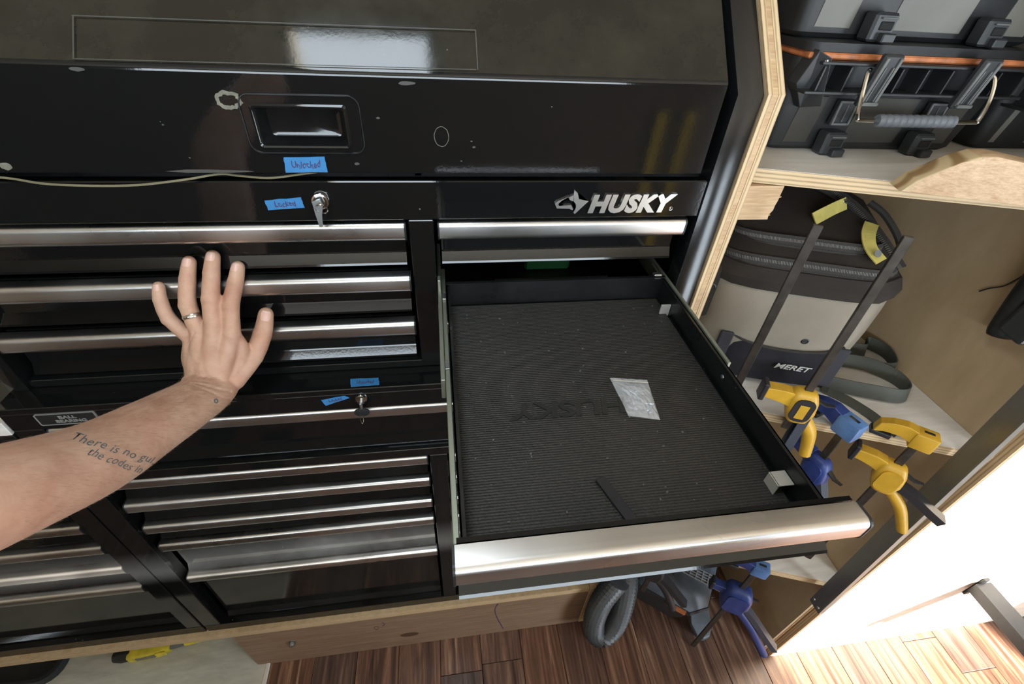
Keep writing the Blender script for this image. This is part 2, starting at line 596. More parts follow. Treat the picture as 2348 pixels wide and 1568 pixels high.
# ceiling with the roof hatch, the far and near walls, the bright side wall
b = BM()
box(b, -2.3, HX0, YW - .05, 1.25, ZC, ZC + .06); box(b, HX1, 2.5, YW - .05, 1.25, ZC, ZC + .06)
box(b, HX0, HX1, YW - .05, HY0, ZC, ZC + .06); box(b, HX0, HX1, HY1, 1.25, ZC, ZC + .06)
tag(obj('ceiling', b, 'ceiling_wood'), kind='structure')
b = BM()
for x0, x1, y0, y1 in ((HX0 - .03, HX1 + .03, HY0 - .03, HY0), (HX0 - .03, HX1 + .03, HY1, HY1 + .03), (HX0 - .03, HX0, HY0, HY1), (HX1, HX1 + .03, HY0, HY1)):
    box(b, x0, x1, y0, y1, ZC - .012, ZC, .003)
tag(obj('window_1', b, 'black_plastic'), kind='structure')
tag(obj('wall_back', box(BM(), -2.3, 2.5, 1.2, 1.25, -.014, ZC), 'ceiling_wood'), kind='structure')
tag(obj('wall_left', box(BM(), -2.3, -2.25, YW, 1.2, .008, ZC), 'ceiling_wood'), kind='structure')
b = BM()
for x0, x1, z0, z1 in ((-2.3, WX0, .008, ZC), (WX0, WX1, .008, WZ0), (WX0, WX1, WZ1, ZC), (WX1, DX0, .008, ZC), (DX0, DX1, DZ1, ZC), (DX1, XE + .05, .001, ZC)):
    box(b, x0, x1, YW - .05, YW, z0, z1)
tag(obj('wall_front', b, 'wall_brown'), kind='structure')
tag(obj('wall_far', box(BM(), XE, XE + .05, YW, 1.2, .001, ZC), 'wall_brown'), kind='structure')
b = BM(); box(b, WX0 - .1, DX0 - .05, YW - 1.25, YW - .05, WZ1 + .02, WZ1 + .04)
tag(obj('sun_blocker', b, 'wall_brown'), kind='structure')          # unseen board added outside to keep sun out of the window band
# sunlit side wall: facing sheet on a core, its raw ply ends show towards the shelves
YS = .372
def wx(z, x0=.979): return x0
wr = obj('wall_right', prism(BM(), [(wx(.001) + .006, YS, .001), (XE, YS, .001), (XE, YS, ZC - .002), (wx(ZC) + .006, YS, ZC - .002)], (0, 0, 0), (0, .018, 0)), 'wall_wood')
tag(wr, kind='structure')
for nm, a_, c_, y0, y1, mt_ in (('ply_end', 0, .006, YS + .0006, YS + .0175, 'ply_edge_y'), ('stud_edge', -.010, .006, YS + .0185, YS + .030, 'pine'), ('stud_edge', -.018, .006, YS + .0305, YS + .045, 'ply_edge_y')):
    obj(nm, prism(BM(), [(wx(.001) + a_, y0, .001), (wx(.001) + c_, y0, .001), (wx(ZC) + c_, y0, ZC - .002), (wx(ZC) + a_, y0, ZC - .002)], (0, 0, 0), (0, y1 - y0, 0)), mt_, wr)

# ================================================================ drawers, handles
def handle_profile(y, z, d=.020, h=.028, n=5):
    """rolled pull: flat top, rounded nose, open back (y = nose plane, z = top)"""
    pts = [(y + d, z)]
    r1 = .007
    pts += [(y + r1 - r1 * math.sin(R(90 * k / n)), z - r1 + r1 * math.cos(R(90 * k / n))) for k in range(n + 1)]
    r2 = .009
    pts += [(y + r2 - r2 * math.cos(R(80 * k / n)), z - h + r2 - r2 * math.sin(R(80 * k / n))) for k in range(n + 1)]
    pts += [(y + d * .8, z - h + .001), (y + d, z - h + .004)]
    return pts

def add_handle(parent, x0, x1, y, z, d=.020, h=.028, mat='steel'):
    hd = obj('handle', xprofile(BM(), handle_profile(y, z, d, h), x0 + .0022, x1 - .0022), mat, parent, True, angle=50)
    hd['label'] = 'brushed steel pull'
    for a in (x0, x1 - .0022):
        e = obj('end_cap', xprofile(BM(), handle_profile(y - .0005, z + .0005, d, h + .001), a, a + .0022), 'black_plastic', parent)
    return hd

def drawer_front(parent, x0, x1, y, ztop, zbot, mat='enamel', face=.024, d=.020, h=.028, hh=True, label=None):
    """closed drawer: recessed face, rolled bottom flange, pull across the top"""
    yf = y + face
    prof = [(yf, ztop + .001), (yf, zbot + .018), (yf - .001, zbot + .016), (yf - .008, zbot + .003), (yf - .009, zbot), (yf + .004, zbot), (yf + .004, ztop + .001)]
    o = obj('drawer', xprofile(BM(), prof, x0 + .004, x1 - .004), mat, parent)
    if label: o['label'] = label
    hd = obj('handle', xprofile(BM(), handle_profile(y, ztop, d, h), x0 + .0022, x1 - .0022), 'steel', o, True, angle=50)
    hd['label'] = 'brushed steel pull'
    for a in (x0, x1 - .0022):
        obj('end_cap', xprofile(BM(), handle_profile(y - .0005, ztop + .0005, d, h + .001), a, a + .0022), 'black_plastic', o)
    return o

# ================================================================ upper tool chest
YC = .60
chest = thing('tool_chest', 'gloss black steel tool chest with steel pulls and one drawer pulled out', 'tool chest', (-.127, .85, 1.137))
XL, XR = -.667, .413
# carcass: hollow, so the gap behind the open drawer is real
b = BM()
box(b, XL + .002, XR - .002, 1.04, 1.05, 1.137, 1.86)
box(b, XL + .002, XR - .002, YC + .012, 1.04, 1.137, 1.143)
box(b, XL + .002, XL + .006, YC + .012, 1.04, 1.143, 1.86); box(b, XR - .006, XR - .002, YC + .012, 1.04, 1.143, 1.56)
box(b, XL + .006, XR - .006, YC + .03, 1.04, 1.462, 1.467)
box(b, -.030, -.022, YC + .02, 1.04, 1.143, 1.462)
obj('carcass', b, 'enamel_inside', chest)
SL = math.tan(R(47))
def post_poly(y0, zb, zbend, ztop):
    dz = ztop - zbend
    return [(y0, zb), (y0, zbend), (y0 + dz / SL, ztop), (y0 + dz / SL + .03, ztop), (y0 + .035, zbend - .01), (y0 + .035, zb)]
obj('end_post', xprofile(BM(), post_poly(YC - .002, 1.137, 1.572, 1.90), .376, XR, bev=.0025), 'enamel_satin', chest, True)
obj('end_post', xprofile(BM(), post_poly(YC - .002, 1.137, 1.572, 1.90), XL, XL + .028, bev=.0025), 'enamel', chest, True)
obj('top_rail', box(BM(), XL + .028, .3755, YC, YC + .03, 1.409, 1.462, .0015), 'enamel', chest)
obj('divider', box(BM(), -.043, -.0095, YC, YC + .03, 1.152, 1.4085, .0012), 'enamel', chest)
obj('bottom_rail', box(BM(), XL + .028, .3755, YC + .004, YC + .03, 1.1375, 1.1515, .001), 'enamel', chest)
# lid: vertical front with a pressed-in grip, then the slope above the bend
LX0, LX1, ZL0, ZB = XL + .032, .360, 1.4725, 1.584
gx0, gx1, gz0, gz1 = -.204, -.101, 1.502, 1.549
b = BM()
def quad(bm, *p):
    return bm.faces.new([bm.verts.new(q) for q in p])
yl = YC
fr_ = [(LX0, gx0, ZL0, ZB - .005), (gx1, LX1, ZL0, ZB - .005), (gx0, gx1, ZL0, gz0), (gx0, gx1, gz1, ZB - .005)]
for x0, x1, z0, z1 in fr_:
    quad(b, (x0, yl, z0), (x1, yl, z0), (x1, yl, z1), (x0, yl, z1))
n = 6; prev = (yl, ZB - .005)
arc = []
rb = .010
for k in range(1, n + 1):
    a = R(43 * k / n)
    arc.append((yl + rb * (1 - math.cos(a)), ZB - .005 + rb * math.sin(a)))
arc.append((yl + .30, ZB - .005 + rb * math.sin(R(43)) + (.30 - rb * (1 - math.cos(R(43)))) * SL))
for p in arc:
    quad(b, (LX0, prev[0], prev[1]), (LX1, prev[0], prev[1]), (LX1, p[0], p[1]), (LX0, p[0], p[1]))
    prev = p
# bottom hem and side hems
quad(b, (LX0, yl, ZL0), (LX1, yl, ZL0), (LX1, yl + .022, ZL0), (LX0, yl + .022, ZL0))
for xx in (LX0, LX1):
    q = [(yl, ZL0), (yl, ZB - .005)] + arc
    for (y0, z0), (y1, z1) in zip(q[:-1], q[1:]):
        quad(b, (xx, y0, z0), (xx, y1, z1), (xx, y1 + .022, z1 - .004), (xx, y0 + .022, z0))
bmesh.ops.remove_doubles(b, verts=b.verts, dist=1e-5)
b.normal_update()
for f in b.faces:
    if f.calc_center_median().z > ZB + .004: f.material_index = 1
lid = obj('lid', b, ['enamel', 'enamel_top'], chest, True, angle=30)
# grip pan set into the lid
b = BM()
cxg, czg = (gx0 + gx1) / 2, (gz0 + gz1) / 2
w_, h_ = gx1 - gx0, gz1 - gz0
def ringpts(w, h, r, y, dz=0):
    return [(cxg + px, y, czg + pz + dz) for px, pz in rrect(w, h, r, 4)]
rg = [ringpts(w_ + .002, h_ + .002, .004, yl - .0005), ringpts(w_ - .002, h_ - .002, .004, yl - .0025), ringpts(w_ - .006, h_ - .006, .004, yl - .0015),
      ringpts(w_ - .010, h_ - .009, .004, yl + .003), ringpts(w_ - .022, h_ - .016, .005, yl + .017, .001), ringpts(w_ - .03, h_ - .022, .005, yl + .018, .001)]
loft(b, rg, caps=False)
b.faces.new([b.verts.new(p) for p in rg[-1]])
bmesh.ops.remove_doubles(b, verts=b.verts, dist=1e-6)
gpan = obj('grip_pan', b, 'enamel_dusty', lid, True)
gpan['label'] = 'recessed dusty grip pan'
b = BM()
q_ = [Vector((-.150 + px, yl - .0002, 1.528 + pz)) for px, pz in rrect(.129, .063, .012, 7)]; tube(b, q_ + [q_[0]], .0011, 6, caps=False)
obj('grip_bead', b, 'enamel_inside', lid, True)['label'] = 'raised bead pressed round the grip'
# scuffs of dried paint on the lid
def scuff_ring(cx_, cz_, rx, rz, wdt, gap=0, jit=.25, seed=1):
    rnd = random.Random(seed); b = BM(); vo = []; vi = []
    K = 28
    for k in range(K):
        a = 2 * math.pi * k / K
        j = 1 + jit * (rnd.random() - .5)
        w2 = wdt * (1 + 1.2 * jit * (rnd.random() - .5))
        vo.append(b.verts.new((cx_ + (rx * j + w2 / 2) * math.cos(a), yl - .0004, cz_ + (rz * j + w2 / 2) * math.sin(a))))
        vi.append(b.verts.new((cx_ + (rx * j - w2 / 2) * math.cos(a), yl - .0004, cz_ + (rz * j - w2 / 2) * math.sin(a))))
    for k in range(K - gap):
        j = (k + 1) % K
        b.faces.new((vo[k], vo[j], vi[j], vi[k]))
    return b
def scuff_blob(b, cx_, cz_, rx, rz, seed=3):
    rnd = random.Random(seed)
    b.faces.new([b.verts.new((cx_ + rx * math.cos(k * .5236) * (1 + .3 * (rnd.random() - .5)), yl - .0004, cz_ + rz * math.sin(k * .5236) * (1 + .3 * (rnd.random() - .5)))) for k in range(12)])
    return b
obj('scuff_mark', scuff_ring(-.2235, 1.5525, .0115, .0075, .0042, seed=4), 'paint_scuff', lid)['label'] = 'dull ring of dried paint left of the grip'
obj('scuff_mark', scuff_ring(.0065, 1.517, .0088, .0115, .0007, jit=.05, seed=9), 'paint_scuff', lid)['label'] = 'thin faint ring right of the grip'
b = BM()
scuff_blob(b, -.4795, 1.4795, .006, .0042, 5)
obj('scuff_mark', b, 'paint_scuff', lid)['label'] = 'oval paint drip near the lid edge'
b = BM()
for sx, sz, r_, sd in ((-.066, 1.537, .0022, 1), (-.098, 1.484, .003, 2), (.043, 1.512, .0014, 6), (.046, 1.505, .0022, 7), (-.36, 1.5785, .008, 8), (-.03, 1.574, .010, 11), (-.30, 1.526, .0014, 12), (.03, 1.488, .0014, 13), (.14, 1.553, .0012, 14), (-.27, 1.4745, .045, 15)):
    scuff_blob(b, sx, sz, r_, min(r_ * .6, .002), sd)
tag(obj('scuff_specks', b, 'residue', lid), kind='stuff')
# glue outline where a long sticker was, on the slope
b = BM()
def onslope(xx, t, off=.0005):
    # t = height above the bend along z
    return (xx, yl + (t - .001) / SL - off * .73, ZB + t + off * .68)
for (xa, ta), (xb, tb), w in (((-.361, .036), (.051, .0385), .0009), ((-.361, .0028), (.049, .0045), .0007)):
    p = [onslope(xa, ta), onslope(xb, tb), onslope(xb, tb + w), onslope(xa, ta + w)]
    b.faces.new([b.verts.new(q) for q in p])
for xa, t0, t1, w in ((-.3605, .0028, .036, .0014), (.050, .0045, .0385, .0012)):
    p = [onslope(xa, t0), onslope(xa + w, t0), onslope(xa + w, t1), onslope(xa, t1)]
    b.faces.new([b.verts.new(q) for q in p])
obj('sticker_residue', b, 'residue', lid)['label'] = 'faint glue outline of a missing sticker'

# side grip at the left end of the chest
b = BM(); box(b, XL - .034, XL - .001, YC + .002, YC + .016, 1.150, 1.225, .004); box(b, XL - .030, XL - .001, YC + .010, YC + .12, 1.196, 1.218, .006)
sg = obj('side_grip', b, 'black_plastic', chest)
obj('screw', lathe(BM(), [(.005, 0), (.004, .002), (0, .0025)], (XL - .012, YC + .002, 1.213), (0, -1, 0), 10), 'zinc', sg)
# closed drawers
ZT = (1.404, 1.319, 1.234)
ZBT = (1.332, 1.247, 1.1535)
for k, (zt, zb) in enumerate(zip(ZT, ZBT)):
    dr = drawer_front(chest, XL + .030, -.0475, YC, zt, zb)
    if k == 0:
        b = BM(); rnd = random.Random(2)
        for j in range(5):
            c_ = (-.187 + .0065 * (j - 2), 1.3815 + rnd.uniform(-.0015, .0015))
            b.faces.new([b.verts.new((c_[0] + .0065 * math.cos(q * .7854) * rnd.uniform(.6, 1.2), YC - .0003 + .0012 * (math.sin(q * .7854) < -.5), c_[1] + .0022 * math.sin(q * .7854) * rnd.uniform(.5, 1.2))) for q in range(8)])
        obj('smudge', b, 'label_grey_dark', dr)['label'] = 'dark smudge on the pull'
drawer_front(chest, -.004, .3635, YC, ZT[0], ZBT[0])
drawer_front(chest, -.004, .3635, YC, ZT[2], ZBT[2])

# the open drawer: pulled out 0.438 m
YO = .162
od = obj('drawer', BM(), 'enamel_inside', chest)
od['label'] = 'shallow black steel drawer pulled far out'
b = BM()
dx0, dx1, dyb, dyf, dz0, dz1 = .004, .3555, .606, YO + .024, 1.2595, 1.301
box(b, dx0, dx1, dyf, dyb, dz0 - .0015, dz0)                       # bottom
box(b, dx0, dx0 + .0016, dyf, dyb, dz0, dz1); box(b, dx1 - .0016, dx1, dyf, dyb, dz0, dz1)
box(b, dx0, dx1, dyb - .0016, dyb, dz0, dz1 + .004)
box(b, dx0, dx0 + .005, dyf, dyb, dz1 - .0012, dz1); box(b, dx1 - .005, dx1, dyf, dyb, dz1 - .0012, dz1)
box(b, dx0, dx1, dyb - .006, dyb, dz1 + .003, dz1 + .0042)
bm_ = bmesh.new(); tmp = bpy.data.meshes.new('t'); b.to_mesh(tmp); b.free()
bm_.from_mesh(tmp); bpy.data.meshes.remove(tmp)
bmesh.ops.translate(bm_, vec=-wo(chest), verts=bm_.verts)
bmesh.ops.recalc_face_normals(bm_, faces=bm_.faces)
bm_.to_mesh(od.data); bm_.free()
prof = [(YO + .024, 1.325), (YO + .024, 1.268), (YO + .022, 1.266), (YO + .010, 1.259), (YO + .008, 1.2565), (YO + .0285, 1.2565), (YO + .0285, 1.325)]
obj('front_panel', xprofile(BM(), prof, .0, .3595), 'enamel', od)
obj('handle', xprofile(BM(), handle_profile(YO, 1.3255, .0225, .029), -.0018, .3613), 'steel', od, True, angle=50)['label'] = 'wide brushed steel pull'
for a in (-.004, .3613):
    obj('end_cap', xprofile(BM(), handle_profile(YO - .0006, 1.326, .0225, .030), a, a + .0022), 'black_plastic', od)
# telescopic slides on both sides: inner and outer member
for x0, x1, y0, y1, z0, z1 in ((-.0030, .0030, .200, .66, 1.271, 1.2965), (-.0088, -.0034, .400, .74, 1.268, 1.2995), (.3562, .3600, .200, .66, 1.271, 1.2965), (.3604, .3650, .400, .74, 1.268, 1.2995)):
    r_ = obj('slide_rail', box(BM(), x0, x1, y0, y1, z0, z1, .0008), 'slide_zinc', od)
b = BM()
for yy in (.42, .57):
    box(b, -.0030, .0030, yy, yy + .016, 1.2967, 1.2990, .0006)
obj('slide_tab', b, 'zinc', od)
# small bent clips, spot-weld rivets
for x0, x1, y0, y1, z0, z1 in ((.338, .3535, .5565, .5595, 1.2605, 1.281), (.0058, .0075, .566, .577, 1.262, 1.284), (.3345, .3535, .232, .250, 1.279, 1.2805), (.335, .3365, .232, .250, 1.2605, 1.2805)):
    obj('clip', box(BM(), x0, x1, y0, y1, z0, z1, .0004), 'clip_zinc', od)
for yy, zz, sx in ((.392, 1.283, 1), (.245, 1.275, 1), (.31, 1.283, -1), (.47, 1.283, -1)):
    xx = dx1 - .0016 if sx > 0 else dx0 + .0016
    obj('rivet', lathe(BM(), [(.0032, 0), (.0028, .0012), (.0015, .0018), (0, .002)], (xx, yy, zz), (-sx, 0, 0), 10), 'zinc', od, True)
# catches seen at the mouth of the opening
obj('catch', box(BM(), .338, .352, .604, .616, 1.298, 1.307, .002), 'zinc', chest)
obj('catch', box(BM(), -.0085, -.004, .59, .604, 1.295, 1.318, .001), 'slide_zinc', chest)

# chest badge: dog-head mark and lettering
bd = obj('badge', text_bm('HUSKY', .0335, (.2055, YC - .0002, 1.4195), (1, 0, 0), (0, 0, 1), .003, .22, .0020, 1.08, fitw=.128), 'badge', chest)
bd['label'] = 'raised silver HUSKY lettering with dog head mark'
HEAD = {
 'ear': [(195, 255), (330, 190), (330, 130), (375, 165), (400, 235), (395, 262), (420, 205), (520, 262), (375, 418), (355, 400), (378, 340), (372, 300), (345, 268), (300, 250), (270, 222)],
 'jaw': [(120, 290), (150, 262), (280, 205), (265, 228), (280, 244), (190, 262), (160, 295), (178, 318), (318, 308), (348, 355), (340, 370), (300, 352), (150, 348)],
}
for nm, pts in HEAD.items():
    b = BM()
    q = [(.157 + (px - 120) / 400 * .0475, YC - .0002, 1.4165 + (418 - py) / 288 * .0345) for px, py in pts]
    prism(b, q, (0, 0, 0), (0, -.003, 0))
    bmesh.ops.triangulate(b, faces=[f for f in b.faces if len(f.verts) > 4])
    obj('dog_head', b, 'badge', bd)
b = BM(); tube(b, [(.3300 + .0026 * math.cos(k * .5236), YC - .001, 1.4222 + .0026 * math.sin(k * .5236)) for k in range(13)], .0005, 5)
obj('registered_mark', b, 'badge', bd, True)
obj('registered_letter', text_bm('R', .0036, (.3287, YC - .0004, 1.4209), (1, 0, 0), (0, 0, 1), .0006), 'badge', bd)

# lock with a folded key and split ring
def lock(parent, c, nrm=(0, -1, 0), r=.0115):
    o = obj('lock', lathe(BM(), [(r, 0), (r, .003), (r * .9, .0055), (r * .72, .006), (r * .70, .0045), (r * .68, .0062), (0, .0062)], c, nrm, 24), 'chrome', parent, True)
    return o
lock(chest, (-.150, YC, 1.4375))
key = thing('key', 'folded grey key with split ring in the upper chest lock', 'key', (-.150, YC - .008, 1.43))
b = BM(); prism(b, [(-.158, 0, 1.441), (-.148, 0, 1.444), (-.1455, 0, 1.436), (-.149, 0, 1.424), (-.1515, 0, 1.407), (-.1555, 0, 1.407), (-.157, 0, 1.424)], (0, YC - .0135, 0), (0, YC - .0100, 0), .0004)
obj('bow', b, 'zinc', key)
obj('blade', box(BM(), -.1515, -.1485, YC - .010, YC - .0061, 1.434, 1.441, .0003), 'zinc', key)
b = BM()
for rr, oy in ((.0072, -.0145), (.0070, -.0158)):
    tube(b, [(-.1475 + rr * math.cos(k * .2618), YC + oy - .004 * math.sin(k * .2618), 1.4325 + rr * 1.05 * math.sin(k * .2618)) for k in range(25)], .0006, 6)
obj('split_ring', b, 'chrome', key, True)

# wire drooping out of the gap under the lid
b = BM()
pth = smooth_path([(-.62, .604, 1.4665), (-.50, .600, 1.4675), (-.44, .592, 1.462), (-.36, .590, 1.4610), (-.30, .596, 1.4655), (-.262, .604, 1.4695), (-.24, .604, 1.4675), (-.205, .602, 1.4655), (-.17, .604, 1.4692), (-.15, .610, 1.470)], 6)
tube(b, pth, .0014, 6)
tag(obj('wire', b, 'tan_wire', None, True, at=(-.4, .6, 1.463)), 'thin tan wire drooping from the gap under the chest lid', 'wire')

# ================================================================ lower cabinets
YLo = .56
cab = thing('tool_cabinet', 'black steel drawer cabinet under the tool chest with ball bearing plate', 'tool cabinet', (-.127, .83, .262))
ZTOP = 1.1365
b = BM()
box(b, XL + .003, XR - .003, 1.04, 1.05, .262, ZTOP - .002)
box(b, XL + .001, XL + .004, YLo + .02, 1.04, .262, ZTOP - .002); box(b, XR - .004, XR - .001, YLo + .02, 1.04, .262, ZTOP - .002)
box(b, XL + .003, XR - .003, YLo + .03, 1.04, .266, .27)
obj('carcass', b, 'enamel_inside', cab)
obj('top_sheet', box(BM(), XL, XR, YLo - .001, 1.05, ZTOP - .012, ZTOP, .0012), 'enamel', cab)
obj('top_rail', box(BM(), XL + .001, XR - .001, YLo, YLo + .02, 1.089, ZTOP - .0125, .001), 'enamel', cab)
obj('middle_rail', box(BM(), -.625, .372, YLo, YLo + .02, .944, .966, .001), 'enamel', cab)
obj('bottom_rail', box(BM(), XL + .001, XR - .001, YLo, YLo + .03, .2625, .297, .001), 'enamel', cab)
obj('end_post', box(BM(), XL, -.6255, YLo, YLo + .03, .2975, 1.0885, .0015), 'enamel', cab)
obj('end_post', box(BM(), .3725, XR, YLo, YLo + .03, .2975, 1.0885, .0015), 'enamel', cab)
obj('divider', box(BM(), -.0430, -.0085, YLo, YLo + .03, .2975, .9435, .0012), 'enamel', cab)
drawer_front(cab, -.6235, .3705, YLo, 1.0865, .968, 'enamel', label='full width top drawer')
LT = (.939, .864, .785, .712, .564)
LB = (.8675, .789, .716, .569, .300)
for zt, zb in zip(LT, LB):
    drawer_front(cab, -.6135, -.0465, YLo, zt, zb, 'enamel_dusty')
    drawer_front(cab, -.0045, .3705, YLo, zt, zb, 'enamel_dusty')
lock(cab, (-.1445, YLo, 1.1135), r=.0098)
pl = obj('name_plate', box(BM(), -.6205, -.5385, YLo - .0016, YLo - .0002, 1.099, 1.1235, .002), 'label_grey', cab)
pl['label'] = 'black BALL BEARING plate with grey border'
obj('plate_face', box(BM(), -.6185, -.5405, YLo - .0020, YLo - .0012, 1.1010, 1.1215, .001), 'label_black', pl)
obj('lettering', text_bm('BALL', .0085, (-.590, YLo - .0021, 1.1125), (1, 0, 0), (0, 0, 1), .0004, 0, .0003, fitw=.024), 'label_grey', pl)
obj('lettering', text_bm('BEARING', .0085, (-.597, YLo - .0021, 1.1040), (1, 0, 0), (0, 0, 1), .0004, 0, .0003, fitw=.042), 'label_grey', pl)
key2 = thing('key', 'black-headed key hanging from the lower cabinet lock', 'key', (-.1445, YLo - .01, 1.10))
b = BM(); prism(b, [(-.1445 + .0125 * math.cos(k * .3927), 0, 1.0945 + .0088 * math.sin(k * .3927)) for k in range(16)], (0, YLo - .0165, 0), (0, YLo - .0125, 0), .0008)
obj('bow', b, 'black_plastic', key2, True)
obj('blade', box(BM(), -.1462, -.1428, YLo - .0150, YLo - .0061, 1.100, 1.1135, .0005), 'zinc', key2)
b = BM(); tube(b, smooth_path([(-.1480, YLo - .0160, 1.0895), (-.1482, YLo - .0200, 1.0800), (-.1462, YLo - .0215, 1.0735), (-.1440, YLo - .0200, 1.0800), (-.1440, YLo - .0165, 1.0880)], 4), .0007, 6)
obj('split_ring', b, 'chrome', key2, True)

# neighbouring cabinet on the left
cab2 = thing('tool_cabinet', 'second black drawer cabinet standing left of the forearm, mostly out of frame', 'tool cabinet', (-1.1, .83, .262))
X2 = -.671
b = BM()
box(b, -1.74, X2 - .003, 1.04, 1.05, .262, 1.07); box(b, X2 - .004, X2 - .001, YLo + .02, 1.04, .262, 1.07); box(b, -1.74, -1.735, YLo + .02, 1.04, .262, 1.07)
obj('carcass', b, 'enamel_inside', cab2)
obj('end_post', box(BM(), -.7085, X2, YLo, YLo + .03, .2975, 1.07, .0015), 'enamel', cab2)
obj('bottom_rail', box(BM(), -1.74, X2, YLo, YLo + .03, .2625, .297, .001), 'enamel', cab2)
for zt, zb in ((1.05, .985), (.968, .892), (.888, .811), (.807, .731), (.727, .646), (.640, .551), (.546, .300)):
    drawer_front(cab2, -1.70, -.7115, YLo, zt, zb, 'enamel')
obj('top_sheet', box(BM(), -1.74, X2 - .001, YLo + .0005, 1.05, 1.0705, 1.078, .001), 'enamel_inside', cab2)
tp = obj('batten', box(BM(), -1.74, X2 - .002, YLo + .001, YLo + .034, 1.0785, 1.106, .001), 'plywood_pale')
tag(tp, 'pale wooden batten on the left cabinet at the picture edge', 'batten')

# ================================================================ plinth
sh = obj('base_sheet', box(BM(), -1.80, .386, .546, 1.10, .2375, .2615, .002), 'ply_edge_z')
tag(sh, 'long plywood sheet carrying both drawer cabinets', 'plywood sheet')
pb = thing('plinth_board', 'weathered pine board standing on the floor under the cabinet', 'board', (-.11, .555, .0))
b = box(BM(), -.612, .386, .5475, .586, .0005, .237, .002)
obj('board', b, 'pine_weathered', pb)
b = BM()
lathe(b, [(.0095, .0002), (.0145, .0004), (.0150, -.0006)], (-.155, .5475, .085), (0, -1, 0), 16)
for v in b.verts: v.co.x = -.155 + (v.co.x + .155) * 1.9
obj('knot', b, 'knot_brown', pb)
b = BM()
lathe(b, [(.010, 0), (.010, .003), (.0055, .0035), (.0055, .013), (.0055, .0135), (0, .0135)], (-.478, .5475, .150), (0, -1, 0), 14)
lathe(b, [(.0088, .004), (.0088, .0095)], (-.478, .5475, .150), (0, -1, 0), 6)
obj('bolt', b, 'zinc', pb)['label'] = 'zinc bolt end with nut'
b = BM(); tube(b, smooth_path([(.112, .5473, .232), (.104, .5473, .19), (.112, .5473, .13), (.128, .5473, .06), (.135, .5473, .03)], 4), .0013, 5)
obj('pen_mark', b, 'ink', pb)
b = BM(); tube(b, smooth_path([(-.242 + .006 * math.cos(k), .5473, .170 + .012 * math.sin(k)) for k in (0, 1, 2, 3, 4, 5)], 3, True), .0008, 5); tube(b, smooth_path([(-.222, .5473, .205), (-.216, .5473, .19), (-.224, .5473, .178)], 3), .0008, 5)
obj('pen_mark', b, 'ink', pb)
ev = obj('end_batten', box(BM(), .387, .407, .546, .70, .0005, .262, .0015), 'pine')
tag(ev, 'narrow upright pine batten at the right end of the plinth', 'batten')

# ================================================================ plywood shelving beside the chest
su = thing('shelving_unit', 'built-in plywood shelving right of the chest with three shelves', 'shelving', (.70, .75, 0))
# left side panel follows the slope of the chest lid
poly = [(.5985, .0005), (.5985, 1.573), (.5985 + .30 / SL * 1.0, 1.873), (1.10, 1.873), (1.10, .0005)]
o = obj('side_panel', xprofile(BM(), poly, .4155, .4395), 'plywood_z', su)
# raw plies on its front edge, three visible bands
for k, (x0, x1, dy) in enumerate(((.4155, .4226, .0000), (.4228, .4305, .0012), (.4307, .4395, .0003))):
    b = BM()
    pl_ = [(.5985 - .0032 + dy, .0005), (.5985 - .0032 + dy, 1.5735), (.5985 - .0032 + dy + .30 / SL, 1.8735), (.5985 + .30 / SL, 1.873), (.5985, 1.573), (.5985, .0005)]
    xprofile(b, pl_, x0, x1)
    obj('ply', b, ('ply_edge_x', 'pine', 'ply_edge_x')[k], su)
obj('back_panel', box(BM(), .440, 1.20, 1.085, 1.10, .0005, 1.90), 'hardboard', su)
obj('right_panel', box(BM(), .958, .972, .392, 1.084, .0005, 1.454), 'hardboard', su)
def shelf(z, th, f0, f1, xr=.957, mat='plywood'):
    """shelf board with a slanting front edge from f0 at the left to f1 at the right"""
    o = obj('shelf', prism(BM(), [(.4405, f0, z), (xr, f1, z), (xr, 1.084, z), (.4405, 1.084, z)], (0, 0, -th), (0, 0, 0)), mat, su)
    d = Vector((xr - .4405, f1 - f0, 0)).normalized(); nrm = Vector((d.y, -d.x, 0))
    b = BM(); prism(b, [(.4405, f0, z - .0006), (xr, f1, z - .0006), (xr + nrm.x * .002, f1 + nrm.y * .002, z - .0006), (.4405 + nrm.x * .002, f0 + nrm.y * .002, z - .0006)], (0, 0, -th + .0012), (0, 0, 0))
    obj('shelf_edge', b, 'ply_edge_z', o)
    return o
shelf(1.475, .021, .620, .405, 1.18, 'plywood_pale')
shelf(1.05, .019, .572, .3795, .957, 'plywood_pale')
shelf(.53, .019, .5515, .372, .957, 'plywood_pale')
# torn offcut block screwed under the top shelf
b = BM(); rnd = random.Random(5)
right = [(.4995 + rnd.uniform(-.002, .002) - .004 * (k / 7), 1.453 - .052 * k / 7) for k in range(8)]
prism(b, [(x_, .604, z_) for x_, z_ in ([(.4405, 1.453)] + right + [(.4405, 1.401)])], (0, 0, 0), (0, .04, 0))
for zz, ll in ((1.432, .006), (1.425, .003), (1.404, .003)):
    obox(b, (.4965 + ll, .612, zz), (.95, 0, .3), (0, 1, 0), (-.3, 0, .95), ll, .0012, .0008)
obj('cleat', b, 'pine', su)['label'] = 'torn pine offcut under the top shelf'
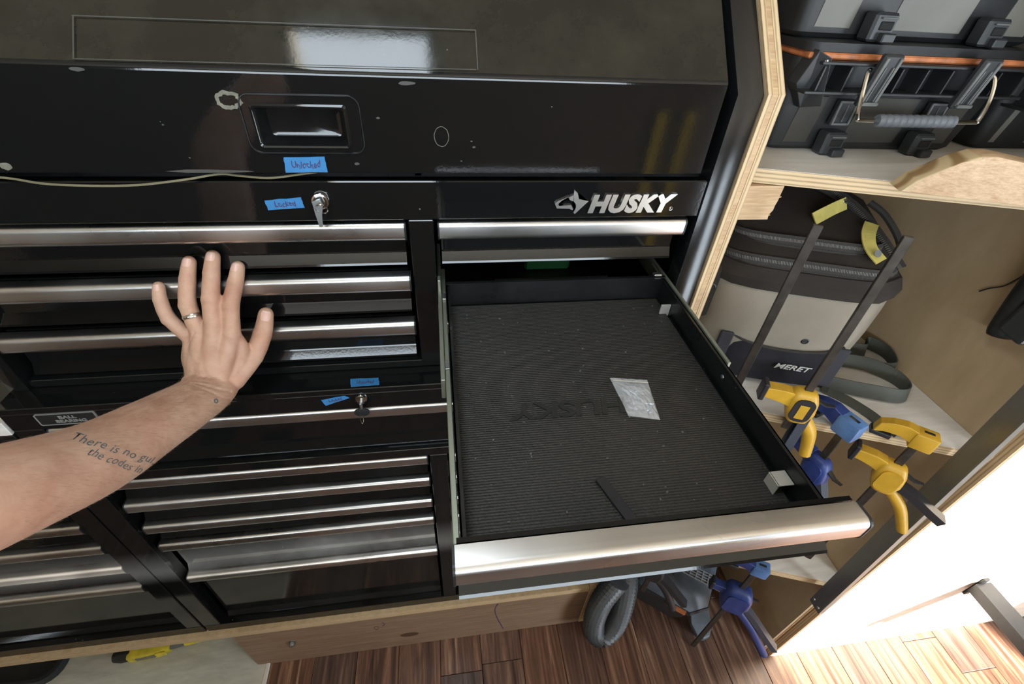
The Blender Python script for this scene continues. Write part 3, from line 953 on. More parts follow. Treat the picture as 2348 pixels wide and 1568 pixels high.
# 2x lip with a raked, rounded end along the front of the top shelf
UD = Vector((.9412, -.3378, 0)); VD = Vector((.3378, .9412, 0))
b = BM()
L0 = Vector((.6075, .5215, 1.4755))
prof = [(0, 0), (.012, .017), (.048, .044), (.066, .0535), (.082, .0555), (.12, .051), (.19, .043), (.26, .040), (.395, .040), (.395, 0)]
prism(b, [L0 + UD * a + Vector((0, 0, c)) for a, c in prof], VD * .004, VD * .040, .0025)
b.normal_update()
bmesh.ops.recalc_face_normals(b, faces=b.faces); b.normal_update()
for f in b.faces:
    if f.normal.dot(-UD) > .30: f.material_index = 1
lp = obj('lip_board', b, ['pine_lip', 'pine_end'], su, True, angle=35)
lp['label'] = 'pine lip with raked end grain on the top shelf'

# steel strip across the front of the shelves by the sunlit wall
st = thing('steel_strip', 'dull grey steel strip standing against the shelf fronts by the bright wall', 'metal strip', (.865, .355, .42))
bot = Vector((.897, .3615, .452)); top = Vector((.897, .3890, 1.45))
zz = (top - bot).normalized(); xx = Vector((0, -1, 0)); xx = (xx - zz * xx.dot(zz)).normalized(); yy = zz.cross(xx)
obj('web', obox(BM(), (bot + top) / 2, xx, yy, zz, .0170, .0010, (top - bot).length / 2, .0004), 'steel_dark', st)
obj('flange', obox(BM(), (bot + top) / 2 + xx * .0175 + yy * .0065, xx, yy, zz, .0010, .007, (top - bot).length / 2, .0003), 'steel_dark', st)
for dx_, dz_ in ((-.010, .03), (.009, .025)):
    c = bot + xx * dx_ + zz * (dz_ - .012) - yy * .001
    obj('rivet', lathe(BM(), [(.0042, 0), (.0036, .0014), (.0018, .0022), (0, .0024)], c, -yy, 12), 'chrome', st, True)

# black rail sticking out of the sunlit wall
rl = thing('wall_rail', 'black metal rail jutting from the sunlit white wall at the right edge', 'rail', (1.434, .371, .40))
obj('flange', box(BM(), 1.425, 1.443, .3655, .3715, .356, .446, .001), 'black_metal', rl)
b = BM()
for x0, x1, z0, z1 in ((1.409, 1.459, .424, .428), (1.409, 1.413, .392, .424), (1.455, 1.459, .392, .424), (1.413, 1.422, .392, .396), (1.446, 1.455, .392, .396)):
    box(b, x0, x1, -.15, .366, z0, z1, .0006)
obj('channel', b, 'black_metal', rl)

# ================================================================ tool boxes on the top shelf
def tool_box(root, x0, x1, yf, z0, hb, hl, deep=.30, base_mat='box_grey', full=True):
    w = x1 - x0; xc = (x0 + x1) / 2
    # body: tapered tub
    b = BM()
    def rr(wd, yfr, z, r=.014):
        dp = deep + (yf - yfr)
        return [(xc + px, yfr + dp / 2 + py, z) for px, py in rrect(wd, dp, r, 3)]
    loft(b, [rr(w - .05, yf + .016, z0), rr(w - .036, yf + .010, z0 + .006), rr(w - .018, yf + .001, z0 + hb * .55), rr(w - .012, yf - .002, z0 + hb)])
    obj('tub', b, 'box_black', root, True, angle=35)
    # lighter recessed-looking panels on the face, proud by 1 mm
    cols = (xc - w * .205, xc + w * .215)
    spans = ((x0 + .040, cols[0] - .030), (cols[0] + .030, cols[1] - .030), (cols[1] + .030, x1 - .040))
    for a, c in spans:
        b = BM()
        q = [(a, yf + .0095, z0 + .012), (c, yf + .0095, z0 + .012), (c, yf - .0005, z0 + hb * .62), (a, yf - .0005, z0 + hb * .62)]
        prism(b, q, (0, -.0012, 0), (0, .003, 0), .0006)
        obj('face_panel', b, base_mat, root)
    zr = z0 + hb
    # rim: two flanges with ribs between, projecting in front
    b = BM()
    box(b, x0 + .01, x1 - .005, yf - .036, yf + .004, zr - .040, zr - .036, .0008)
    box(b, x0 + .02, x1 - .015, yf - .036, yf + .004, zr - .004, zr, .0008)
    obj('rim', b, 'box_black', root)
    nr = 9
    for k in range(nr):
        xr_ = x0 + .028 + (w - .05) * k / (nr - 1)
        if min(abs(xr_ - c) for c in cols) < .016: continue
        obj('rib', prism(BM(), [(xr_, yf, zr - .036), (xr_, yf, zr - .004), (xr_, yf - .034, zr - .006), (xr_, yf - .032, zr - .036)], (-.0012, 0, 0), (.0012, 0, 0)), 'box_black', root)
    # orange seal and lid
    obj('gasket', box(BM(), x0 + .006, x1 - .006, yf - .022, yf + deep, zr + .0005, zr + .0085, .002), 'orange_plastic', root)
    b = BM()
    loft(b, [rr(w - .006, yf - .020, zr + .009, .016), rr(w - .004, yf - .022, zr + .020, .016), rr(w - .02, yf - .008, zr + hl, .02)])
    obj('lid', b, 'box_black', root, True, angle=35)
    if not full: return
    for c in cols:
        # long clasp over the rim with an open slot, socket plate, claw foot below
        lt = obj('latch', obox(BM(), (c, yf - .0415, zr - .020), (1, 0, 0), (0, .985, .17), (0, -.17, .985), .0150, .0045, .033, .002), 'box_dark', root)
        b = BM()
        for sx in (-1, 1):
            obox(b, (c + sx * .0105, yf - .0470, zr - .020), (1, 0, 0), (0, .985, .17), (0, -.17, .985), .0022, .0016, .029, .0005)
            obox(b, (c + sx * .0058, yf - .0465, zr - .024), (1, 0, 0), (0, .985, .17), (0, -.17, .985), .0010, .0014, .022, .0004)
        obox(b, (c, yf - .0470, zr + .0085), (1, 0, 0), (0, .985, .17), (0, -.17, .985), .0125, .0016, .0022, .0005)
        obox(b, (c, yf - .0460, zr - .0485), (1, 0, 0), (0, .985, .17), (0, -.17, .985), .0125, .0016, .0022, .0005)
        obj('latch_slot', b, 'box_dust', lt)
        pt_ = obj('latch_plate', obox(BM(), (c, yf - .0050, z0 + hb * .46), (1, 0, 0), (0, .995, .09), (0, -.09, .995), .0155, .0045, .0175, .001), 'box_dark', root)
        b = BM()
        for sx in (-1, 1):
            obox(b, (c + sx * .0135, yf - .0100, z0 + hb * .46), (1, 0, 0), (0, 1, 0), (0, 0, 1), .0016, .0012, .0165, .0003)
            obox(b, (c, yf - .0098 - sx * .0008, z0 + hb * .46 + sx * .0155), (1, 0, 0), (0, 1, 0), (0, 0, 1), .0145, .0012, .0016, .0003)
        obox(b, (c, yf - .0098, z0 + hb * .46), (1, 0, 0), (0, 1, 0), (0, 0, 1), .0006, .0012, .012, 0)
        obj('plate_frame', b, 'box_dust', pt_)
        b = BM()
        obox(b, (c - .002, yf - .008, z0 + .017), (1, 0, 0), (0, 1, 0), (0, 0, 1), .0175, .012, .0165, .003)
        obox(b, (c + .004, yf - .022, z0 + .006), (1, 0, 0), (0, 1, 0), (0, 0, 1), .0100, .008, .0055, .0015)
        fo = obj('claw_foot', b, 'box_dark', root)
        obj('claw_slot', box(BM(), c - .010, c + .010, yf - .0212, yf - .0195, z0 + .014, z0 + .024, .001), 'dark_gap', fo)
        obj('claw_lip', box(BM(), c - .012, c + .012, yf - .0235, yf - .0195, z0 + .0265, z0 + .0285, .0008), 'box_dust', fo)
    # slanted corner bracket with a rivet at the left
    b = BM()
    prism(b, [(x0 + .012, yf - .030, zr + .012), (x0 + .030, yf - .036, zr + .004), (x0 + .045, yf - .036, zr - .055), (x0 + .030, yf - .012, zr - .062), (x0 + .004, yf - .020, zr - .030)], (0, 0, 0), (0, .022, 0), .001)
    br = obj('corner_bracket', b, 'box_dark', root)
    obj('rivet', lathe(BM(), [(.0035, 0), (.003, .001), (0, .0018)], (x0 + .026, yf - .0335, zr - .001), (0, -1, 0), 10), 'chrome', br, True)
    # wire bail with a ribbed grip
    zh = zr - .066; yh = yf - .060
    xa, xb = cols[0] - .026, cols[1] + .026
    b = BM()
    pth = smooth_path([(xa + .012, yf - .034, zr - .008), (xa + .002, yf - .044, zr - .012), (xa, yf - .054, zr - .036), (xa + .004, yh, zh + .004), (xa + .016, yh, zh), (xc, yh, zh), (xb - .016, yh, zh), (xb - .004, yh, zh + .004), (xb, yf - .054, zr - .036), (xb - .002, yf - .044, zr - .012), (xb - .012, yf - .034, zr - .008)], 5)
    tube(b, pth, .0030, 8)
    hd = obj('bail_handle', b, 'chrome', root, True)
    b = BM(); pp = []; rd = []
    n = 34; ga, gb = xc - .066, xc + .060
    for k in range(n + 1):
        pp.append((ga + (gb - ga) * k / n, yh, zh)); rd.append(.0088 if (k % 3) else .0074)
    tube(b, pp, rd, 12)
    obj('grip', b, 'grip_grey', hd, True)

tb1 = thing('tool_box', 'black latched tool box standing on the top shelf with bail handle', 'tool box', (.69, .82, 1.476))
tool_box(tb1, .500, .875, .690, 1.4755, .128, .0215)
tb2 = thing('tool_box', 'larger grey-panelled tool box stacked on top of the black one', 'tool box', (.69, .82, 1.626))
tool_box(tb2, .478, .900, .690, 1.6255, .170, .04, base_mat='box_grey_light')
tb3 = thing('tool_box', 'dark tool case on the top shelf, cut off by the right picture edge', 'tool box', (1.03, .84, 1.476))
tool_box(tb3, .895, 1.17, .700, 1.4755, .110, .035, base_mat='box_grey_light', full=False)

# ================================================================ trigger clamps
def clamp(root, x, y, ang, zbar0, zbar1, zhead=None, zbody=None, body='clamp_yellow', cap=None, dark_trigger='clamp_dark', hd=(.085, -.10), td=(.12, -.035), hscale=1.0, logo=False, body_scale=1.0, jaw_dir=1, head_scale=.78):
    """bar along z; jaws reach along ang; zhead = fixed jaw, zbody = sliding trigger body"""
    J = Vector((math.cos(R(ang)), math.sin(R(ang)), 0)); S = Vector((-J.y, J.x, 0)); Zv = Vector((0, 0, 1))
    base = Vector((x, y, 0))
    def pt(j, s, z): return base + J * j + S * s + Zv * z
    cap = cap or body
    obj('bar', obox(BM(), pt(0, 0, (zbar0 + zbar1) / 2), J, S, Zv, .0066, .0030, (zbar1 - zbar0) / 2, .0008), 'bar_steel', root)
    if zhead is not None:
        q = head_scale
        b = BM()
        obox(b, pt(-.003 * q, 0, zhead), J, S, Zv, .0215 * q, .0165 * q, .021 * q, .005 * q, 2)
        h = obj('fixed_jaw', b, cap, root, True)
        b = BM()
        rings = []
        for t, jj, zz_, hz, hs in ((0, .010, .004, .016, .0135), (1, .034, .010, .015, .012), (2, .058, .006, .014, .011), (3, .078, -.004, .013, .011)):
            rings.append([pt((jj + (0 if c[1] > 0 else .004)) * q, c[0] * hs * q, zhead + (zz_ + c[1] * hz) * q) for c in ((-1, -1), (1, -1), (1, 1), (-1, 1))])
        loft(b, rings)
        bmesh.ops.bevel(b, geom=list(b.edges), offset=.0012, segments=1, affect='EDGES')
        obj('jaw_arm', b, body, h)
        b = BM(); obox(b, pt(.066 * q, 0, zhead - .019 * q), J, S, Zv, .019 * q, .0125 * q, .0055 * q, .0015)
        obj('pad', b, 'clamp_dark', h)
        obj('slot', obox(BM(), pt(-.004 * q, 0, zhead + .0212 * q), J, S, Zv, .009 * q, .003 * q, .0006, 0), 'clamp_dark', h)
    if zbody is not None:
        s = body_scale
        b = BM(); rings = []
        for zz_, wj, ws, oj in ((-.040, .014, .010, -.006), (-.034, .020, .014, -.006), (-.010, .027, .0165, -.004), (.018, .027, .0165, 0), (.034, .022, .0145, .002), (.040, .015, .010, .002)):
            rings.append([pt(oj + px * s, py * s, zbody + zz_ * s) for px, py in rrect(wj * 2, ws * 2, min(wj, ws) * .7, 3)])
        loft(b, rings)
        o = obj('trigger_body', b, body, root, True, angle=50)
        # side plate with a rim
        b = BM()
        for sd in (-1, 1):
            rp = [pt(-.002 + px, sd * (.0150 * s), zbody + pz) for px, pz in rrect(.036 * s, .056 * s, .012, 3)]
            prism(b, rp, S * sd * -.003, S * sd * .0035)
        obj('side_plate', b, 'clamp_dark' if logo else body, o)
        if logo:
            for sd in (-1, 1):
                obj('emblem', obox(BM(), pt(-.002, sd * .0190 * s, zbody - .002), J, S, Zv, .0075, .0006, .016, .0003), body, o)
        # moving jaw with dark pad
        b = BM(); rings = []
        for jj, zz_, hz in ((.015, .022 * jaw_dir, .016), (.034, .028 * jaw_dir, .014), (.052, .030 * jaw_dir, .012), (.064, .030 * jaw_dir, .011)):
            rings.append([pt(jj, c[0] * .011, zbody + zz_ + c[1] * hz) for c in ((-1, -1), (1, -1), (1, 1), (-1, 1))])
        loft(b, rings); bmesh.ops.bevel(b, geom=list(b.edges), offset=.0015, segments=1, affect='EDGES')
        obj('moving_jaw', b, body, o)
        obj('pad', obox(BM(), pt(.067, 0, zbody + .030 * jaw_dir), J, S, Zv, .0045, .0125, .019, .002), 'clamp_dark', o)
        # fixed handle: curved grip
        p0 = pt(-.014, 0, zbody - .026 * s); e = -J * hd[0] + Zv * hd[1]
        pth = smooth_path([p0, p0 + e * .35 + J * -.010, p0 + e * .7 + J * -.006, p0 + e], 5)
        n = len(pth)
        b = BM(); tube(b, pth, [(.0135 - .003 * k / n) * hscale for k in range(n)], 10, squash=(1.0, .85))
        obj('grip_handle', b, body if body != 'clamp_blue' else 'clamp_blue', o, True)
        # trigger: u-channel
        p0 = pt(-.022, 0, zbody - .004 * s); e = -J * td[0] + Zv * td[1]
        pth = smooth_path([p0, p0 + e * .35 + Zv * .004, p0 + e * .7 + Zv * .001, p0 + e], 4)
        b = BM()
        strap(b, pth, .021, .005, S)
        for sd in (-1, 1):
            strap(b, [p + S * sd * .0095 + (e.normalized().cross(S)) * .006 for p in pth], .003, .014, S)
        obj('trigger', b, dark_trigger, o)
        # little release lever
        q0 = pt(-.022, 0, zbody + .022 * s); q1 = q0 - J * .030 + Zv * -.006
        b = BM(); tube(b, [q0, q0 * .5 + q1 * .5 + Zv * -.004, q1], [.0042, .0035, .0022], 6, squash=(.6, 1.6))
        obj('release_lever', b, 'clamp_dark', o, True)
    return root

c1 = thing('bar_clamp', 'yellow trigger clamp beside the open drawer, bar rising in front of the bag', 'clamp', (.612, .481, 1.05))
clamp(c1, .612, .481, 155, 1.045, 1.433, zbody=1.107, logo=True, hd=(.044, -.093), td=(.004, -.111), dark_trigger='trigger_grey', hscale=.97, jaw_dir=.6, body_scale=.91)
c2 = thing('bar_clamp', 'yellow trigger clamp clamped on the middle shelf edge nearest the steel strip', 'clamp', (.81, .406, .7))
clamp(c2, .8115, .4063, 140, .645, 1.092, zhead=1.080, zbody=.972, hd=(.071, -.094), td=(.094, -.043), body_scale=.94, hscale=.86, head_scale=.84)
c3 = thing('bar_clamp', 'blue trigger clamp on the middle shelf between the two yellow clamps', 'clamp', (.6975, .447, .8))
clamp(c3, .7050, .4520, 108, .785, 1.095, zhead=1.074, zbody=.944, body='clamp_blue', cap='clamp_blue_worn', hd=(.04, -.11), td=(.05, -.095), dark_trigger='trigger_grey', head_scale=.94, body_scale=.94)
c4 = thing('bar_clamp', 'blue trigger clamp on the bottom shelf below the drawer corner', 'clamp', (.738, .429, .01))
clamp(c4, .738, .429, 150, .012, .575, zhead=.556, zbody=.387, body='clamp_blue', cap='clamp_blue_worn', hd=(.150, -.204), td=(.153, -.173), dark_trigger='trigger_grey', body_scale=1.42, head_scale=.9, hscale=1.1)
c5 = thing('bar_clamp', 'dark blue trigger clamp below the drawer with only its handle showing', 'clamp', (.525, .507, .3))
clamp(c5, .525, .507, 150, .30, .575, zhead=.556, zbody=.430, body='clamp_dark', cap='clamp_blue', hd=(.080, -.135), td=(.095, -.100), dark_trigger='clamp_dark', body_scale=1.0, head_scale=.9)
c6 = thing('bar_clamp', 'trigger clamp behind the drawer wall with a long bar before the bag', 'clamp', (.522, .536, .96))
clamp(c6, .522, .536, 150, .96, 1.424, zbody=1.000, body='clamp_blue', hd=(.03, -.05), td=(.03, -.03), jaw_dir=.4, body_scale=.9)

# ================================================================ medical backpack
bag = thing('medical_bag', 'grey and brown medical backpack with zipped top on the middle shelf', 'backpack', (.65, .68, 1.0505))
BA = R(-19); BU = Vector((math.cos(BA), math.sin(BA), 0)); BV = Vector((-math.sin(BA), math.cos(BA), 0)); B0 = Vector((.640, .603, 0))
def bp(u, v, z): return B0 + BU * u + BV * v + Vector((0, 0, z))
def bring(u0, u1, v0, v1, z, bulge=.02, tilt=0.0, n=9):
    """rounded plan outline with a bulging front; tilt raises the back"""
    pts = []
    for k in range(n + 1):
        t = k / n; u = u0 + (u1 - u0) * t
        edge = (2 * t - 1)
        v = v0 - bulge * (1 - edge ** 4) + .018 * edge ** 8
        pts.append((u, v))
    pts += [(u1 + .008, v0 + (v1 - v0) * .35), (u1 + .006, v0 + (v1 - v0) * .75), (u1 - .02, v1), (u0 + .02, v1), (u0 - .006, v0 + (v1 - v0) * .75), (u0 - .008, v0 + (v1 - v0) * .35)]
    return [bp(u, v, z + tilt * (v - v0)) for u, v in pts]
b = BM(); loft(b, [bring(-.150, .112, .012, .20, 1.0505, .016), bring(-.158, .118, .004, .21, 1.062, .018), bring(-.165, .126, 0, .215, 1.115, .020)])
obj('base_band', b, 'bag_navy', bag, True)
b = BM(); loft(b, [bring(-.165, .126, .0005, .215, 1.112, .020), bring(-.170, .131, -.004, .22, 1.185, .024), bring(-.172, .133, -.004, .22, 1.240, .024), bring(-.172, .133, -.002, .22, 1.270, .020)])
obj('front_panel', b, 'bag_grey', bag, True)
b = BM(); loft(b, [bring(-.176, .138, -.006, .222, 1.268, .021), bring(-.178, .141, -.008, .224, 1.286, .021), bring(-.172, .136, .002, .222, 1.304, .018)])
obj('rim_band', b, 'bag_brown', bag, True)
b = BM(); loft(b, [bring(-.171, .134, .004, .221, 1.302, .016), bring(-.165, .125, .020, .220, 1.318, .014, .05), bring(-.158, .112, .045, .218, 1.334, .012, .12), bring(-.150, .092, .085, .214, 1.354, .010, .18), bring(-.13, .065, .130, .206, 1.370, .006, .2), bring(-.10, .035, .165, .19, 1.378, .002, .2)])
obj('top_flap', b, 'bag_brown', bag, True, angle=60)
# two zips sweeping round the flap: tape, teeth
def zip_path(v0, z0, u0, u1, tilt, off):
    out = []
    for k in range(25):
        t = k / 24; u = u0 + (u1 - u0) * t; e = 2 * t - 1
        out.append(bp(u, v0 - .016 * (1 - e ** 4) + .018 * e ** 8 - off * .7, z0 + off * .6 + tilt * abs(e) ** 3))
    return out
for v0, z0, u0, u1 in ((.0125, 1.3115, -.168, .128), (.050, 1.3370, -.155, .108)):
    zp = zip_path(v0, z0, u0, u1, -.004, .0015)
    tp_ = obj('zip_tape', strap(BM(), zp, .017, .002, Vector((0, .45, .9))), 'bag_trim', bag)
    b = BM()
    for a, c in zip(zip_path(v0, z0, u0, u1, -.004, .0032)[:-1], zip_path(v0, z0, u0, u1, -.004, .0032)[1:]):
        for s_ in range(5):
            p = a.lerp(c, s_ / 5)
            obox(b, p, (c - a).normalized(), Vector((0, .45, .9)).normalized(), (c - a).normalized().cross(Vector((0, .45, .9)).normalized()), .0007, .0028, .0010)
    tag(obj('zip_teeth', b, 'zip_teeth', tp_), kind='stuff')
    obj('zip_welt', strap(BM(), [p + Vector((0, -.006, -.0105)) for p in zp], .007, .004, Vector((0, .45, .9))), 'bag_trim', tp_)
# right-hand zip going up over the back corner, with pullers and tabs
rp = smooth_path([bp(.130, .030, 1.314), bp(.102, .072, 1.342), bp(.070, .125, 1.368), bp(.028, .165, 1.386), bp(-.02, .185, 1.398), bp(-.06, .19, 1.415)], 6)
zz2 = obj('zip_tape', strap(BM(), rp, .020, .004, Vector((.6, .3, .7))), 'bag_trim', bag)
b = BM()
for a, c in zip(rp[:-1], rp[1:]):
    d_ = (c - a).normalized(); s_ = Vector((.6, .3, .7)); s_ = (s_ - d_ * s_.dot(d_)).normalized(); nn = d_.cross(s_)
    for k in range(3):
        obox(b, a.lerp(c, k / 3) - nn * .0028, d_, s_, nn, .0008, .003, .0009)
tag(obj('zip_teeth', b, 'zip_teeth', zz2), kind='stuff')
for j, (uu, vv, zv) in enumerate(((.042, .145, 1.378), (.080, .105, 1.356))):
    c = bp(uu, vv - .012, zv)
    b = BM(); tube(b, [c + Vector((.006 * math.cos(k * .524), -.003, .006 * math.sin(k * .524))) for k in range(13)], .0016, 6)
    obox(b, c + Vector((0, -.002, .004)), (1, 0, 0), (0, 1, 0), (0, 0, 1), .007, .004, .005, .002)
    obj('zip_puller', b, 'chrome', bag, True)
tabs = (([(.046, .130, 1.379), (.024, .112, 1.375), (.004, .096, 1.369), (-.014, .084, 1.361)], Vector((.2, .5, .8))),
        ([(.078, .082, 1.366), (.068, .056, 1.356), (.070, .032, 1.343), (.086, .014, 1.330)], Vector((1, .1, .2))))
for pts, sd in tabs:
    obj('pull_tab', strap(BM(), smooth_path([bp(*p) for p in pts], 5), .022, .0024, sd), 'pull_yellow', bag)['label'] = 'yellow fabric zip pull tab'
c = bp(.075, .0215, 1.3385)
b = BM(); lathe(b, [(.0062, 0), (.0062, .0006), (0, .0006)], c + Vector((.0, -.004, .003)), (-.1, -.75, .6), 16); obj('tab_emblem', b, 'box_dust', bag)
b = BM(); tube(b, smooth_path([bp(.135, .05, 1.305), bp(.142, .085, 1.335), bp(.115, .12, 1.368), bp(.088, .14, 1.382)], 5), .006, 8); obj('carry_loop', b, 'bag_trim', bag, True)
# front pocket with elastic top edge, side flaps, grommets, wordmark
pk = []
for zf_, off in ((1.068, .004), (1.085, .006), (1.120, .009), (1.140, .007)):
    row = []
    for k in range(13):
        t = k / 12; e = 2 * t - 1
        z_ = zf_ if zf_ < 1.13 else 1.168 - .020 * (1 - e * e) ** .8
        row.append((-.112 + .206 * t, .002 - .0205 * (1 - ((-.112 + .206 * t) / .17) ** 4) - off * (1 - e ** 6), z_))
    pk.append(row)
b = BM(); vs = [[b.verts.new(bp(*p)) for p in r] for r in pk]
for r0, r1 in zip(vs[:-1], vs[1:]):
    for k in range(12): b.faces.new((r0[k], r0[k + 1], r1[k + 1], r1[k]))
bmesh.ops.solidify(b, geom=list(b.faces), thickness=.0025)
pko = obj('front_pocket', b, 'bag_navy', bag, True, angle=60)
b = BM(); top_ = [Vector(bp(*p)) for p in pk[-1]]
tube(b, smooth_path([p + Vector((0, -.002, .001)) for p in top_], 3), .0026, 6); obj('elastic', b, 'bag_trim', pko, True)
wm = text_bm('MERET', .0165, (0, 0, 0), (1, 0, 0), (0, 1, 0), .0012, .28, .0002, .98, fitw=.066)
for v in wm.verts:
    u = -.010 + v.co.x; zt = 1.108 + v.co.y
    v.co = bp(u, .002 - .0205 * (1 - (u / .17) ** 4) - .0115 - v.co.z, zt)
obj('lettering', wm, 'bag_white', pko)
for u_ in (-.114, .092):
    b = BM(); obox(b, bp(u_, -.0245, 1.124), BU, BV, (0, 0, 1), .012, .004, .046, .002); obj('pocket_welt', b, 'bag_navy', pko)
b = BM(); obox(b, bp(-.176, -.014, 1.135), BU, BV, (0, 0, 1), .018, .006, .030, .003); obj('side_flap', b, 'bag_navy', bag)
b = BM(); obox(b, bp(-.172, .004, 1.235), BU, BV, (0, 0, 1), .016, .010, .055, .005); obj('side_wing', b, 'bag_brown', bag)
for u_, z_, v_ in ((.020, 1.176, -.0265), (-.166, 1.250, -.0075)):
    gr = obj('grommet', lathe(BM(), [(.0062, 0), (.0068, .0012), (.0050, .0020), (.0042, .0012)], bp(u_, v_ + .0005, z_), -BV, 14), 'black_plastic', bag, True)
    obj('grommet_hole', lathe(BM(), [(.0042, .0004), (0, .0004)], bp(u_, v_ + .0002, z_), -BV, 14), 'dark_gap', gr)

# loose webbing on the shelf beside the bag
ws = thing('webbing_strap', 'loose grey webbing strap looped on the shelf beside the bag', 'strap', (.82, .58, 1.0505))
lps = [
 [(.815, .630), (.868, .606), (.908, .572), (.910, .532), (.872, .514), (.815, .532), (.765, .562), (.728, .582)],
 [(.790, .700), (.850, .668), (.905, .652), (.935, .680), (.948, .640), (.925, .590), (.895, .595)],
 [(.745, .565), (.775, .530), (.795, .490), (.800, .465), (.812, .440)]]
for i, l in enumerate(lps):
    zc_ = 1.0505 + (.017 if i < 2 else .0025)
    pth = smooth_path([(x_, y_, zc_ + (.004 * math.sin(k * 1.7) if i < 2 else 0)) for k, (x_, y_) in enumerate(l)], 6)
    sd = Vector((.0, .28, 1)) if i < 2 else Vector((.8, .55, 0))
    if i == 2: pth = [Vector((p.x, p.y, 1.0525 + (.002 if k < 3 else 0))) for k, p in enumerate(pth)]
    obj('webbing', strap(BM(), pth, .030 if i < 2 else .027, .0022, sd), 'webbing', ws)
b = BM(); obox(b, (.722, .586, 1.060), (.9, -.4, 0), (.4, .9, 0), (0, 0, 1), .017, .007, .009, .003); obj('buckle', b, 'black_plastic', ws)

# grip of a power tool hung on the right panel
pg = thing('power_tool', 'black tool grip with orange trim hanging at the shelf side wall', 'power tool', (.93, .50, 1.22))
b = BM()
pth = smooth_path([(.937, .4935, 1.234), (.937, .499, 1.26), (.938, .508, 1.33), (.938, .515, 1.44)], 4)
tube(b, pth, [.0165, .0180] + [.0185] * (len(pth) - 2), 18, squash=(1, 1.0))
obj('grip', b, 'black_plastic', pg, True)
b = BM(); tube(b, [pth[0] + (pth[1] - pth[0]) * k for k in (-.05, .12, .25)], [.0160, .0174, .0170], 18); obj('end_ring', b, 'orange_plastic', pg, True)
b = BM(); tube(b, [p + Vector((.008, .0150, 0)) for p in pth], .005, 8); obj('seam', b, 'orange_plastic', pg, True)
b = BM(); obox(b, (.934, .462, 1.345), (1, 0, 0), (0, 1, .1), (0, -.1, 1), .022, .022, .095, .006, 2); obj('housing', b, 'box_dark', pg)
b = BM(); tube(b, smooth_path([(.952, .535, 1.33), (.953, .548, 1.30), (.953, .565, 1.283), (.954, .575, 1.27)], 4), .0012, 6); obj('lanyard', b, 'black_plastic', pg)

# ================================================================ the person: left forearm and hand braced on the drawers
from mathutils.bvhtree import BVHTree
def skin_mat():
    mt, nt, bs = nodes_of('skin')
    mp = coords(nt)
    n1 = noise(nt, mp, 26, 5, .6)
    n2 = noise(nt, mp, 9, 3, .5)
    r1 = ramp(nt, n1.outputs['Fac'], [(.28, (.44, .250, .170)), (.50, (.53, .335, .240)), (.72, (.60, .410, .300))])
    r2 = ramp(nt, n2.outputs['Fac'], [(.40, (1, 1, 1)), (.72, (1.0, .84, .80))])
    mx = nt.nodes.new('ShaderNodeMix'); mx.data_type = 'RGBA'; mx.blend_type = 'MULTIPLY'; mx.inputs[0].default_value = .8
    nt.links.new(r1.outputs[0], mx.inputs[6]); nt.links.new(r2.outputs[0], mx.inputs[7])
    nt.links.new(mx.outputs[2], bs.inputs['Base Color'])
    bs.inputs['Roughness'].default_value = .52
    bs.inputs['Subsurface Weight'].default_value = .12
    bs.inputs['Subsurface Radius'].default_value = (1.0, .35, .2)
    bs.inputs['Subsurface Scale'].default_value = .004
    n3 = noise(nt, mp, 420, 3, .6); n4 = noise(nt, mp, 90, 4, .6)
    ad = nt.nodes.new('ShaderNodeMath'); ad.operation = 'MULTIPLY_ADD'; ad.inputs[1].default_value = .35
    nt.links.new(n3.outputs['Fac'], ad.inputs[0]); nt.links.new(n4.outputs['Fac'], ad.inputs[2])
    bump(nt, bs, ad.outputs[0], .35, .0012)
    MATS['skin'] = mt
skin_mat()
plain('nail', (.66, .42, .35), .28, var=.06, vscale=60)
plain('nail_tip', (.68, .48, .40), .35, var=.05)
plain('tattoo_ink', (.10, .13, .15), .6)
plain('arm_hair', (.30, .19, .11), .5)
plain('ring_metal', (.52, .50, .46), .22, 1.0)

sk = bmesh.new()
def ball(c, r, s=(1, 1, 1)):
    mt_ = Matrix.Translation(Vector(c)) @ Matrix.Diagonal((r * s[0], r * s[1], r * s[2], 1))
    bmesh.ops.create_icosphere(sk, subdivisions=3, radius=1.0, matrix=mt_)
def chain(pts, rad, n=6):
    """tapered limb through the joints with rounded ends"""
    P_ = smooth_path(pts, n); m_ = len(pts) - 1; rr = []
    for k in range(len(P_)):
        t = min(k / n, m_ - 1e-6); i = int(t); f = t - i
        rr.append(rad[i] * (1 - f) + rad[i + 1] * f)
    tube(sk, P_, rr, 16)
    ball(pts[0], rad[0]); ball(pts[-1], rad[-1])
J = dict(
 pinky=[(-.355, .562, 1.251), (-.379, .575, 1.279), (-.384, .585, 1.304), (-.385, .596, 1.318)],
 ring=[(-.340, .560, 1.263), (-.350, .580, 1.297), (-.3445, .595, 1.329), (-.341, .610, 1.347)],
 middle=[(-.320, .558, 1.266), (-.318, .580, 1.305), (-.3125, .597, 1.336), (-.3095, .612, 1.354)],
 index=[(-.300, .560, 1.259), (-.297, .581, 1.292), (-.2865, .597, 1.321), (-.2825, .611, 1.337)],
 thumb=[(-.312, .540, 1.190), (-.286, .565, 1.212), (-.2695, .582, 1.240), (-.261, .595, 1.266)])
RAD = dict(pinky=(.0104, .0096, .0090, .0078), ring=(.0118, .0112, .0104, .0090), middle=(.0122, .0116, .0107, .0092), index=(.0122, .0115, .0105, .0090), thumb=(.0160, .0142, .0132, .0106))
